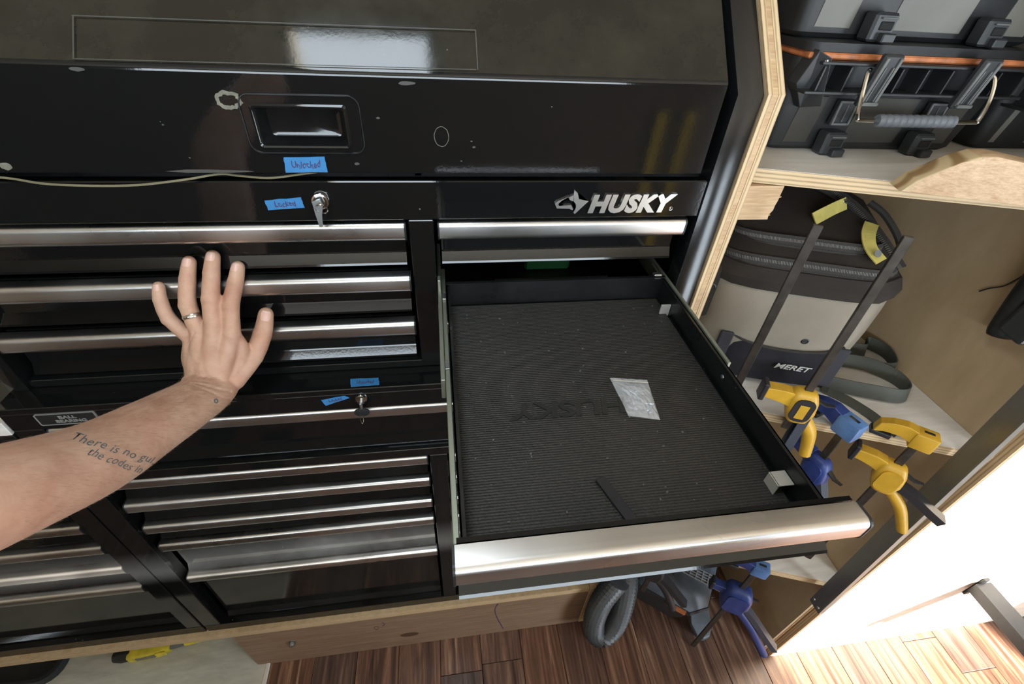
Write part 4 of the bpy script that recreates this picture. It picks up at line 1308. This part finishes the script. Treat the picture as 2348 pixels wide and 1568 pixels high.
for k, pts in J.items():
    chain(pts, RAD[k])
    # knuckle swellings
    ball(Vector(pts[1]) + Vector((0, -.0012, .0004)), RAD[k][1] * 1.05)
    ball(Vector(pts[2]) + Vector((0, -.0006, .0002)), RAD[k][2] * 1.03)
# palm: metacarpals fanning out of the wrist
for base, kn, r0, r1 in (((-.3555, .533, 1.204), J['pinky'][0], .0145, .0115), ((-.348, .530, 1.204), J['ring'][0], .0145, .0122), ((-.338, .529, 1.203), J['middle'][0], .0150, .0126), ((-.327, .531, 1.200), J['index'][0], .0155, .0126)):
    chain([base, tuple((Vector(base) + Vector(kn)) / 2 + Vector((0, -.0015, 0))), kn], (r0, (r0 + r1) / 2 + .0004, r1))
    ball(Vector(kn) + Vector((0, -.0025, .0005)), r1 * .92)
chain([(-.3585, .540, 1.204), (-.3625, .552, 1.225), (-.3570, .564, 1.248)], (.0120, .0118, .0100))            # outer edge of the hand
chain([(-.322, .537, 1.193), (-.308, .548, 1.205), (-.296, .558, 1.228), (-.298, .561, 1.250)], (.0170, .0150, .0118, .0105))   # first web
chain([(-.314, .540, 1.191), (-.300, .553, 1.203), (-.287, .565, 1.213)], (.0155, .0152, .0130))
chain([(-.335, .545, 1.198), (-.330, .560, 1.225), (-.325, .566, 1.250)], (.0150, .0140, .0110))            # palm flesh
for q0, q1 in ((((-.3515, .530, 1.206)), (-.3475, .5575, 1.250)), ((-.343, .528, 1.206), (-.3300, .5555, 1.254)), ((-.332, .529, 1.203), (-.3100, .5570, 1.250))):
    chain([q0, tuple((Vector(q0) + Vector(q1)) / 2 + Vector((0, -.0018, 0))), q1], (.0150, .0138, .0110))
# wrist and forearm: flattened at the wrist, round below the elbow
ARM = [(-.3315, .536, 1.192), (-.3350, .517, 1.1945), (-.3475, .484, 1.2020), (-.3660, .424, 1.2240), (-.3820, .358, 1.2530), (-.3990, .288, 1.3000), (-.420, .215, 1.345), (-.425, .16, 1.37), (-.41, .06, 1.40), (-.38, -.06, 1.43)]
ARX = [.0290, .0320, .0345, .0385, .0425, .0455, .0465, .0455, .0450, .0470]
ARY = [.0200, .0215, .0250, .0320, .0385, .0430, .0445, .0440, .0450, .0470]
pp = smooth_path(ARM, 5); rings = []
for i, p in enumerate(pp):
    t = min(i / 5, len(ARM) - 1 - 1e-6); k = int(t); f = t - k
    a = ARX[k] * (1 - f) + ARX[k + 1] * f; c = ARY[k] * (1 - f) + ARY[k + 1] * f
    tg = (pp[min(i + 1, len(pp) - 1)] - pp[max(i - 1, 0)]).normalized()
    # the flat of the wrist faces the camera side; wide axis runs along the hand's width
    u = Vector((.86, -.10, -.50)); u = (u - tg * u.dot(tg)).normalized(); v = tg.cross(u)
    rings.append([p + u * a * math.cos(q * math.pi / 12) + v * c * math.sin(q * math.pi / 12) for q in range(24)])
loft(sk, rings)
ball(ARM[0], .021, (1.2, 1, .9)); ball((-.357, .520, 1.2075), .0125); ball(ARM[-1], .046)
me_ = bpy.data.meshes.new('skin_cage'); sk.to_mesh(me_); sk.free()
tmp_o = bpy.data.objects.new('skin_cage', me_); COL.objects.link(tmp_o)
md = tmp_o.modifiers.new('r', 'REMESH'); md.mode = 'VOXEL'; md.voxel_size = .0016
md = tmp_o.modifiers.new('s', 'SMOOTH'); md.factor = .5; md.iterations = 9
dg = bpy.context.evaluated_depsgraph_get()
me2 = bpy.data.meshes.new_from_object(tmp_o.evaluated_get(dg))
bpy.data.objects.remove(tmp_o)
# creases over the back of the wrist and finger joints pressed into the surface
CR = [([(-.364, .507, 1.214), (-.345, .500, 1.214), (-.325, .503, 1.204), (-.309, .512, 1.192)], .0017, .0019),
      ([(-.362, .500, 1.209), (-.343, .493, 1.208), (-.324, .496, 1.197), (-.309, .506, 1.184)], .0016, .0016),
      ([(-.362, .514, 1.221), (-.345, .507, 1.222), (-.328, .509, 1.215)], .0015, .0013),
      ([(-.368, .541, 1.243), (-.350, .535, 1.243)], .0012, .0006),
      ([(-.363, .549, 1.245), (-.352, .547, 1.256), (-.344, .547, 1.268), (-.341, .549, 1.275)], .0016, .0010)]
for f_ in ('ring', 'middle', 'index'):
    a, c = Vector(J[f_][1]), Vector(J[f_][2])
    for s_ in (-.0035, 0, .0035):
        o_ = a + (c - a).normalized() * s_ + Vector((0, -RAD[f_][1], .003))
        CR.append(([tuple(o_ + Vector((-.006, .001, 0))), tuple(o_ + Vector((.006, .001, 0)))], .0009, .00035))
    o_ = c + Vector((0, -RAD[f_][2], .003))
    CR.append(([tuple(o_ + Vector((-.005, .001, 0))), tuple(o_ + Vector((.005, .001, 0)))], .0008, .0003))
bvh0 = BVHTree.FromPolygons([v.co for v in me2.vertices], [p.vertices for p in me2.polygons])
lines = []
for pts, wd, dp in CR:
    pl_ = smooth_path(pts, 8)
    q_ = []
    for p in pl_:
        hit = bvh0.find_nearest(p)
        q_.append(hit[0])
    lines.append((q_, wd, dp))
VL = [(v, v.co.copy()) for v in me2.vertices if v.co.y > .48]
for pl_, wd, dp in lines:
    lo = Vector((min(p.x for p in pl_), min(p.y for p in pl_), min(p.z for p in pl_))) - Vector((.005,) * 3)
    hi = Vector((max(p.x for p in pl_), max(p.y for p in pl_), max(p.z for p in pl_))) + Vector((.005,) * 3)
    for v, c in VL:
        if lo.x < c.x < hi.x and lo.y < c.y < hi.y and lo.z < c.z < hi.z:
            d2 = min((c - p).length_squared for p in pl_)
            if d2 < (wd * 3) ** 2:
                v.co = v.co - v.normal * dp * math.exp(-d2 / wd ** 2)
person = thing('person', 'bare left forearm and hand with ring braced on the chest drawers', 'person', (-.44, .32, 1.254))
for v in me2.vertices: v.co -= wo(person)
for p in me2.polygons: p.use_smooth = True
me2.materials.clear(); me2.materials.append(MATS['skin'])
arm = bpy.data.objects.new('forearm_and_hand', me2); COL.objects.link(arm); arm.parent = person
ORG[arm.name] = wo(person)
W0 = wo(person)
bvh = BVHTree.FromPolygons([v.co + W0 for v in me2.vertices], [p.vertices for p in me2.polygons])

# nails laid on the fingertips
def nail(f_, dorsal, back, ln_, wd_, side=0.0):
    a, c = Vector(J[f_][2]), Vector(J[f_][3])
    t = (c - a).normalized(); d = Vector(dorsal); d = (d - t * d.dot(t)).normalized(); s = t.cross(d)
    if side: d = (d + s * side).normalized(); s = t.cross(d)
    c0_ = c + t * (RAD[f_][3] * .25 - back)
    b = BM(); grid = []
    for i in range(8):
        row = []
        for j in range(7):
            u = (i / 7 - .5) * ln_; w = (j / 6 - .5) * 2
            sq = math.sqrt(max(0, 1 - (abs(i / 7 - .5) * 2) ** 4 * .45))
            o_ = c0_ + t * u + s * w * wd_ / 2 * sq + d * .03
            h = bvh.ray_cast(o_, -d, .06)
            p = h[0] if h[0] is not None else c0_ + d * RAD[f_][3]
            row.append(b.verts.new(p + d * (.0007 - .0005 * w * w)))
        grid.append(row)
    for i in range(7):
        for j in range(6):
            f = b.faces.new((grid[i][j], grid[i][j + 1], grid[i + 1][j + 1], grid[i + 1][j]))
            f.material_index = 1 if i == 6 else 0
    obj('nail', b, ['nail', 'nail_tip'], person, True)
DO = (0, -.80, .60)
nail('pinky', DO, .004, .0085, .0085); nail('ring', DO, .004, .0115, .0108); nail('middle', DO, .004, .012, .0112); nail('index', DO, .004, .0115, .0105, -.15); nail('thumb', (.25, -.85, .3), .003, .014, .0125)

# tattoo lettering and a dot, lying on the skin
def tattoo(txt, p0, p1, upv, size, fitw):
    c_ = Vector((0, 0, 1.69))
    p0 = bvh.ray_cast(c_, (Vector(p0) - c_).normalized(), 2)[0] or Vector(p0); p1 = bvh.ray_cast(c_, (Vector(p1) - c_).normalized(), 2)[0] or Vector(p1); ux = (p1 - p0).normalized()
    nrm = (Vector((0, 0, 1.69)) - (p0 + p1) / 2).normalized()
    ux = (ux - nrm * ux.dot(nrm)).normalized(); uy = nrm.cross(ux)
    b = text_bm(txt, size, (0, 0, 0), (1, 0, 0), (0, 1, 0), 0.0, .2, -.00002, 1.05, fitw=fitw)
    bmesh.ops.remove_doubles(b, verts=b.verts, dist=1e-6)
    kill = []
    for v in b.verts:
        wob = .0006 * math.sin(v.co.x * 300)
        o_ = p0 + ux * v.co.x + uy * (v.co.y + wob) + nrm * .12
        h = bvh.ray_cast(o_, -nrm, .4)
        if h[0] is None: kill.append(v)
        else: v.co = h[0] + h[1] * .00035
    if kill: bmesh.ops.delete(b, geom=kill, context='VERTS')
    obj('tattoo', b, 'tattoo_ink', person)
tattoo('There is no gul,', (-.4075, .3786, 1.2663), (-.3215, .3496, 1.2507), 0, .0112, .076)
tattoo('the codes in', (-.3902, .3653, 1.2543), (-.3373, .3454, 1.2423), 0, .0112, .050)
h = bvh.ray_cast(Vector((0, 0, 1.69)), (Vector((-.298, .459, 1.229)) - Vector((0, 0, 1.69))).normalized(), 2)
if h[0] is not None:
    obj('tattoo', lathe(BM(), [(.0034, -.0002), (.0034, .0004), (.0018, .0004), (.0018, -.0002)], h[0], h[1], 14), 'tattoo_ink', person)
# fine forearm hair
b = BM(); rnd = random.Random(21); nh = 0
for k in range(5200):
    t = rnd.uniform(.95, 5.2); i = int(t); f = t - i
    c = Vector(ARM[i]).lerp(Vector(ARM[i + 1]), f); tg = (Vector(ARM[i + 1]) - Vector(ARM[i])).normalized()
    a_ = rnd.uniform(0, 6.283); u = tg.orthogonal().normalized(); v = tg.cross(u)
    d = u * math.cos(a_) + v * math.sin(a_)
    if d.dot(Vector((.3, -.6, .7))) < -.35: continue
    hh = bvh.ray_cast(c + d * .09, -d, .12)
    if hh[0] is None: continue
    nr = hh[1]; lay = (tg * -.5 + Vector((.25, 0, -.75)) + Vector((rnd.uniform(-.3, .3), rnd.uniform(-.3, .3), rnd.uniform(-.3, .3)))); lay = (lay - nr * lay.dot(nr)).normalized()
    L_ = rnd.uniform(.005, .011); sd = nr.cross(lay) * .00007
    p0 = hh[0]; p1 = p0 + lay * L_ * .5 + nr * .0011; p2 = p0 + lay * L_ + nr * .0014
    b.faces.new([b.verts.new(q) for q in (p0 - sd, p0 + sd, p1 + sd * .8, p1 - sd * .8)])
    b.faces.new([b.verts.new(q) for q in (p1 - sd * .8, p1 + sd * .8, p2)])
tag(obj('arm_hair', b, 'arm_hair', person), kind='stuff')
# ring
a, c = Vector(J['ring'][0]), Vector(J['ring'][1]); t = (c - a).normalized(); rc = a.lerp(c, .62)
b = BM(); u = t.orthogonal().normalized(); v = t.cross(u)
prof = [(.0112, -.0022), (.0122, -.0024), (.0127, -.0012), (.0127, .0012), (.0122, .0024), (.0112, .0022)]
R_ = [[rc + (u * math.cos(q * math.pi / 16) + v * math.sin(q * math.pi / 16)) * r + t * hh for r, hh in prof] for q in range(32)]
loft(b, R_ + [R_[0]], caps=False); bmesh.ops.remove_doubles(b, verts=b.verts, dist=1e-6)
tag(obj('finger_ring', b, 'ring_metal', None, True, at=rc), 'plain silver band worn on the ring finger', 'ring')

# ================================================================ shop vacuum and hose on the floor
vac = thing('shop_vacuum', 'grey and orange shop vacuum on the floor under the bottom shelf', 'vacuum', (.70, .60, .0))
vc = Vector((.702, .622, 0))
VA = R(-38); VU = Vector((math.cos(VA), math.sin(VA), 0)); VW = Vector((-math.sin(VA), math.cos(VA), 0))
def vp(u, v, z): return vc + VU * u + VW * v + Vector((0, 0, z))
def vring(w, d, z, ch=.045):
    hw, hd_ = w / 2, d / 2
    out = [(-hw, hd_ * .5), (-hw, -hd_ + ch), (-hw + ch, -hd_), (hw - ch, -hd_), (hw, -hd_ + ch), (hw, hd_ * .5), (hw - ch, hd_), (-hw + ch, hd_)]
    return [vp(u, v, z) for u, v in out]
b = BM(); loft(b, [vring(.20, .20, .045), vring(.235, .235, .11), vring(.25, .25, .17)]); obj('tank', b, 'vac_dark', vac, True, angle=30)
b = BM(); loft(b, [vring(.262, .262, .171), vring(.266, .266, .180), vring(.262, .262, .192)]); obj('rim', b, 'vac_dark', vac)
for u0, u1, v0, v1 in ((-.134, -.080, -.105, -.070), (.02, .075, -.137, -.130), (-.1335, -.131, -.06, .03)):
    b = BM()
    if v1 - v0 < .02: box_pts = [vp(u0, v0, .1725), vp(u1, v0, .1725), vp(u1, v1, .1725), vp(u0, v1, .1725)]
    else: box_pts = [vp(u0, v1, .1725), vp(u1 if u1 < -.1 else -.090, v0 - .03, .1725), vp(u1 if u1 < -.1 else -.084, v0 - .024, .1725), vp(u0 + .008, v1 + .004, .1725)]
    prism(b, box_pts, (0, 0, 0), (0, 0, .018)); obj('accent', b, 'orange_plastic', vac)
b = BM(); loft(b, [vring(.258, .258, .192), vring(.250, .248, .205), vring(.235, .225, .228, .045), vring(.20, .185, .240, .04)]); obj('motor_cover', b, 'vac_grey', vac, True, angle=50)
# vent grille across the back of the cover
g = BM()
for k in range(11):
    u = -.060 + .018 * k
    obox(g, vp(u + .055, -.030, .2420), VU, VW, (0, 0, 1), .0012, .020, .0020)
for k in range(5):
    obox(g, vp(.085, -.048 + .009 * k, .2415), VU, VW, (0, 0, 1), .095, .0011, .0018)
obj('vent_grille', g, 'vac_grille', vac)
b = BM(); obox(b, vp(.040, .035, .250), VU, VW, (0, 0, 1), .070, .018, .012, .005); obj('carry_handle', b, 'vac_dark', vac)
for u, v, fa in ((.148, -.078, -62), (-.150, .02, 160), (.06, .155, 60)):
    b = BM(); fd = VU * math.cos(R(fa)) + VW * math.sin(R(fa)); fs = VU * -math.sin(R(fa)) + VW * math.cos(R(fa)); f0_ = vp(u, v, 0)
    prism(b, [f0_ + fd * a_ + fs * c_ + Vector((0, 0, h_)) for a_, c_, h_ in ((-.05, -.030, .075), (.00, -.034, .062), (.030, -.020, .050), (.038, 0, .047), (.030, .020, .050), (.00, .034, .062), (-.05, .030, .075))], (0, 0, -.014), (0, 0, .006), .003)
    ft = obj('caster_foot', b, 'vac_grey', vac)
    b = BM(); lathe(b, [(.019, -.010), (.022, -.006), (.022, .006), (.019, .010), (0, .010)], vp(u, v, .0225), VU, 18); obj('caster_wheel', b, 'vac_dark', ft, True)
    obj('axle', lathe(BM(), [(.004, 0), (.004, .002), (0, .0025)], vp(u + .0102, v, .0225), VU, 8), 'zinc', ft)
b = BM(); obox(b, vp(-.105, -.02, .225), VU, VW, (0, 0, 1), .018, .028, .022, .006); obj('latch', b, 'vac_dark', vac)

hose = thing('vacuum_hose', 'grey corrugated vacuum hose hanging in a loop beside the plinth', 'hose', (.46, .50, .0))
def corrugated(path, r, pitch=.015):
    P_ = smooth_path(path, 40); out = [P_[0]]; step = pitch / 2; need = step
    for a, c in zip(P_[:-1], P_[1:]):
        seg_l = (c - a).length; pos = 0.0
        while seg_l - pos >= need:
            pos += need; out.append(a.lerp(c, pos / seg_l)); need = step
        need -= seg_l - pos
    b = BM(); tube(b, out, [r if k % 2 else r * .80 for k in range(len(out))], 18)
    return b
obj('hose_loop', corrugated([(.468, .580, .47), (.478, .560, .40), (.484, .525, .30), (.482, .498, .17), (.468, .485, .090), (.440, .480, .050), (.413, .486, .085), (.404, .498, .16), (.415, .512, .26), (.450, .525, .36)], .033), 'hose_grey', hose, True, angle=15)
obj('hose_loop', corrugated([(.478, .640, .46), (.480, .615, .36), (.484, .590, .25), (.492, .600, .16), (.488, .64, .11), (.482, .69, .10), (.480, .76, .10)], .026), 'hose_grey', hose, True, angle=15)

# ================================================================ things under the base sheet on the left
ut = thing('hand_tool', 'yellow hand tool with black rubber end lying under the base sheet', 'tool', (-.98, .58, .008))
TA = R(4); TU = Vector((math.cos(TA), math.sin(TA), 0)); TV = Vector((-math.sin(TA), math.cos(TA), 0))
def tp3(u, v, z): return Vector((-.945, .618, .008)) + TU * u + TV * v + Vector((0, 0, z))
b = BM(); tube(b, [tp3(-.075, 0, .020), tp3(-.055, 0, .022), tp3(-.030, 0, .022)], [.016, .021, .019], 12); obj('rubber_end', b, 'black_plastic', ut, True)
b = BM(); loft(b, [[tp3(u, px, .022 + pz) for px, pz in rrect(w_, h_, .006, 2)] for u, w_, h_ in ((-.034, .040, .034), (.0, .044, .040), (.045, .040, .038), (.075, .026, .030))]); obj('body', b, 'tool_yellow', ut, True)
obj('recess', obox(BM(), tp3(.015, -.021, .026), TU, TV, (0, 0, 1), .026, .003, .007, .001), 'label_grey', ut)
obj('label', obox(BM(), tp3(.055, -.0205, .028), TU, TV, (0, 0, 1), .014, .002, .010, .001), 'tool_yellow', ut)
b = BM(); tube(b, [tp3(.07, 0, .022), tp3(.115, .004, .024)], .011, 10); obj('shaft', b, 'grip_grey', ut, True)
b = BM(); tube(b, [tp3(.113, .004, .024), tp3(.175, .008, .026)], .013, 10); obj('cap', b, 'tool_yellow', ut, True)
tr = thing('tray', 'black plastic tray edge under the base sheet at the left picture edge', 'tray', (-1.25, .64, .008))
b = BM()
outer = [(-1.34 + px, .655 + py) for px, py in rrect(.36, .17, .05, 5)]
inner = [(-1.34 + px, .655 + py) for px, py in rrect(.34, .15, .042, 5)]
loft(b, [[(x_, y_, .0085) for x_, y_ in outer], [(x_, y_, .035) for x_, y_ in outer], [(x_, y_, .035) for x_, y_ in inner], [(x_, y_, .011) for x_, y_ in inner]])
obj('tray_shell', b, 'vac_dark', tr, True, angle=30)

# ================================================================ in and on the drawers
def mat_liner():
    mt, nt, bs = nodes_of('liner')
    mp = coords(nt, (1, 1, 1))
    w = nt.nodes.new('ShaderNodeTexWave'); w.bands_direction = 'Y'; setin(w, Scale=95, Distortion=1.2, Detail=1, Detail_Scale=6)
    nt.links.new(mp.outputs[0], w.inputs['Vector'])
    v = nt.nodes.new('ShaderNodeTexVoronoi'); v.inputs['Scale'].default_value = 320
    nt.links.new(mp.outputs[0], v.inputs['Vector'])
    ad = nt.nodes.new('ShaderNodeMath'); ad.operation = 'ADD'
    nt.links.new(w.outputs['Fac'], ad.inputs[0]); nt.links.new(v.outputs['Distance'], ad.inputs[1])
    nz = noise(nt, mp, 6, 5)
    r = ramp(nt, nz.outputs['Fac'], [(.3, (.021, .021, .019)), (.7, (.033, .032, .029))])
    nt.links.new(r.outputs[0], bs.inputs['Base Color'])
    bs.inputs['Roughness'].default_value = .55
    bump(nt, bs, ad.outputs[0], .5, .0012)
    MATS['liner'] = mt
mat_liner()
plain('liner_smooth', (.024, .024, .022), .42)
ln = thing('drawer_liner', 'dark ribbed rubber liner lying in the open drawer', 'drawer liner', (.178, .40, 1.26))
obj('mat', box(BM(), .0085, .3495, .197, .600, 1.2600, 1.2645, .001), 'liner', ln)
obj('lettering', text_bm('HUSKY', .036, (.222, .384, 1.2642), (-1, 0, 0), (0, -1, 0), .0016, .15, .0008, .95, fitw=.150), 'liner_smooth', ln)['label'] = 'faint embossed lettering, upside down'
b = BM(); rnd = random.Random(11)
for k in range(70):
    x_, y_ = rnd.uniform(.02, .335), rnd.uniform(.21, .58); s_ = rnd.uniform(.0004, .0009)
    obox(b, (x_, y_, 1.2647 + s_ * .4), (math.cos(k), math.sin(k), 0), (-math.sin(k), math.cos(k), 0), (0, 0, 1), s_ * 1.6, s_, s_ * .6)
tag(obj('debris', b, 'box_dust', ln), kind='stuff')
bs_ = obj('plastic_strip', obox(BM(), (.1665, .238, 1.2665), (.34, -.94, 0), (.94, .34, 0), (0, 0, 1), .034, .0058, .0018, .0005), 'clamp_dark', None, at=(.1665, .238, 1.265))
tag(bs_, 'short black plastic strip on the liner behind the drawer pull', 'plastic strip')

# little zip bag of hardware
def plastic():
    mt, nt, bs = nodes_of('clear_plastic')
    mp = coords(nt); nz = noise(nt, mp, 90, 4, .6, 1.0)
    setin(bs, Roughness=.18, Base_Color=(.86, .90, .95, 1), Alpha=.42)
    bs.inputs['Specular IOR Level'].default_value = .9
    bump(nt, bs, nz.outputs['Fac'], .9, .004)
    MATS['clear_plastic'] = mt
plastic()
zb = thing('parts_bag', 'small clear zip bag of hardware lying on the drawer liner', 'plastic bag', (.235, .38, 1.265))
c0, c1_, c2_, c3_ = Vector((.213, .420, 0)), Vector((.262, .411, 0)), Vector((.253, .343, 0)), Vector((.216, .353, 0))
def bagpt(s, t): return (c0.lerp(c1_, s)).lerp(c3_.lerp(c2_, s), t)
rnd = random.Random(3); NN = 12
hts = [[rnd.uniform(-1, 1) for _ in range(NN + 1)] for _ in range(NN + 1)]
b = BM(); tp_, bt_ = [], []
for i in range(NN + 1):
    r0, r1 = [], []
    for j in range(NN + 1):
        s, t = j / NN, i / NN; p = bagpt(s, t)
        bul = .0095 * (math.sin(math.pi * s) ** .6) * (math.sin(math.pi * min(1, max(0, (t - .12) / .88))) ** .6)
        r0.append(b.verts.new((p.x, p.y, 1.2655 + bul + .0012 * hts[i][j] * (1 if 0 < i < NN and 0 < j < NN else .2) + .0006)))
        r1.append(b.verts.new((p.x, p.y, 1.2651)))
    tp_.append(r0); bt_.append(r1)
for g_ in (tp_, bt_):
    for i in range(NN):
        for j in range(NN): b.faces.new((g_[i][j], g_[i][j + 1], g_[i + 1][j + 1], g_[i + 1][j]))
obj('pouch', b, 'clear_plastic', zb, False)
z_s = [bagpt(s, .10) for s in (0.02, .98)]
b = BM(); tube(b, [(z_s[0].x, z_s[0].y, 1.2675), (z_s[1].x, z_s[1].y, 1.2675)], .0010, 6); obj('zip_seal', b, 'bag_white', zb)
b = BM()
for k in range(26):
    p = bagpt(rnd.uniform(.2, .8), rnd.uniform(.3, .88)); a = rnd.uniform(0, 6.3)
    d_ = Vector((math.cos(a), math.sin(a), rnd.uniform(-.2, .2))).normalized(); q = Vector((p.x, p.y, 1.2675 + rnd.uniform(0, .0032)))
    tube(b, [q - d_ * .005, q + d_ * .005], .0011, 6); lathe(b, [(.0024, 0), (.0020, .0014), (0, .0016)], q + d_ * .005, d_, 8)
tag(obj('screws', b, 'screw_white', zb), kind='stuff')

# green thing at the back of the cavity behind the open drawer
gt_ = thing('green_case', 'green plastic case lying deep inside the gap behind the open drawer', 'case', (.19, .78, 1.262))
b = BM(); obox(b, (.19, .76, 1.270), (1, 0, 0), (0, 1, 0), (0, 0, 1), .042, .035, .022, .004); obj('case_shell', b, 'green_plastic', gt_)
b = BM(); obox(b, (.20, .7235, 1.277), (1, 0, 0), (0, 1, 0), (0, 0, 1), .010, .0022, .010, .001); obj('clasp', b, 'green_plastic', gt_)
obj('case_rest', box(BM(), .09, .30, .70, .84, 1.2345, 1.2478, .001), 'enamel_inside', chest)

# painter's tape tags, hand lettered
def tape(label, pts, nrm, txt, size, tw, up):
    """pts: four corners (tl, tr, br, bl); txt written along the tape"""
    n_ = Vector(nrm)
    P4 = [Vector(p) for p in pts]
    t = thing('tape_label', label, 'tape', P4[3])
    b = BM(); rnd = random.Random(len(txt) + int(P4[0].x * 1000))
    out = []
    for a, c in zip(P4, P4[1:] + P4[:1]):
        for k in range(5):
            j = (c - a).cross(n_).normalized() * rnd.uniform(-.0005, .0005)
            out.append(a.lerp(c, k / 5) + (j if k else Vector((0, 0, 0))))
    prism(b, out, n_ * .0001, n_ * .0006)
    obj('tape_strip', b, 'tape_blue', t)
    ux = (P4[1] - P4[0]).normalized(); uy = n_.cross(ux)
    c = (P4[0] + P4[1] + P4[2] + P4[3]) / 4
    org = c - ux * tw / 2 - uy * size * .32 + n_ * .0006
    tb = text_bm(txt, size, org, ux, uy, .0002, .12, .00012, 1.0, fitw=tw)
    for v in tb.verts:
        s = (v.co - org).dot(ux)
        v.co += uy * (.0009 * math.sin(s * 420) + .0005 * math.sin(s * 1150)) + ux * .0004 * math.sin((v.co - org).dot(uy) * 900)
    obj('handwriting', tb, 'ink', t)
    return t
fy = YC - .0002
tape("blue tape tag reading Unlocked, under the lid grip", [(-.1815, fy, 1.4915), (-.1345, fy, 1.4925), (-.1345, fy, 1.4735), (-.1835, fy, 1.4730)], (0, -1, 0), 'Unlocked', .0115, .034, 1)
tape("blue tape tag reading Locked, left of the upper lock", [(-.2175, fy, 1.4380), (-.1730, fy, 1.4420), (-.1715, fy, 1.4280), (-.2165, fy, 1.4250)], (0, -1, 0), 'Locked', .0105, .026, 1)
tape("blue tape tag reading Unlocked, on the ledge above the lower lock", [(-.1610, .5825, ZTOP), (-.1150, .5815, ZTOP), (-.1125, .5645, ZTOP), (-.1575, .5635, ZTOP)], (0, 0, 1), 'Unlocked', .0105, .028, 1)
fy = YLo - .0002
tape("blue tape tag reading Locked, left of the lower lock", [(-.2080, fy, 1.1150), (-.1700, fy, 1.1220), (-.1625, fy, 1.1160), (-.2030, fy, 1.1010)], (0, -1, 0), 'Locked', .0090, .022, 1)

# unseen stand-ins shaped as yellow levels, added for yellow streaks mirrored in the lid
for i, (xx_, lab) in enumerate(((1.17, 'stand-in yellow level added for its streak in the lid, nearer the lid centre'), (1.33, 'stand-in yellow level added for its streak in the lid, nearer the chest corner'))):
    lv = thing('streak_level', lab, 'level', (xx_, YW + .06, .001), group='stand-in levels for the lid streaks')
    obj('beam', obox(BM(), (xx_, YW + .045, .56), (1, 0, 0), (0, .9982, -.06), (0, .06, .9982), .028, .011, .555, .003), 'tool_yellow', lv)
    obj('vial', obox(BM(), (xx_, YW + .0335, .60), (1, 0, 0), (0, .9982, -.06), (0, .06, .9982), .018, .002, .03, .001), 'green_plastic', lv)
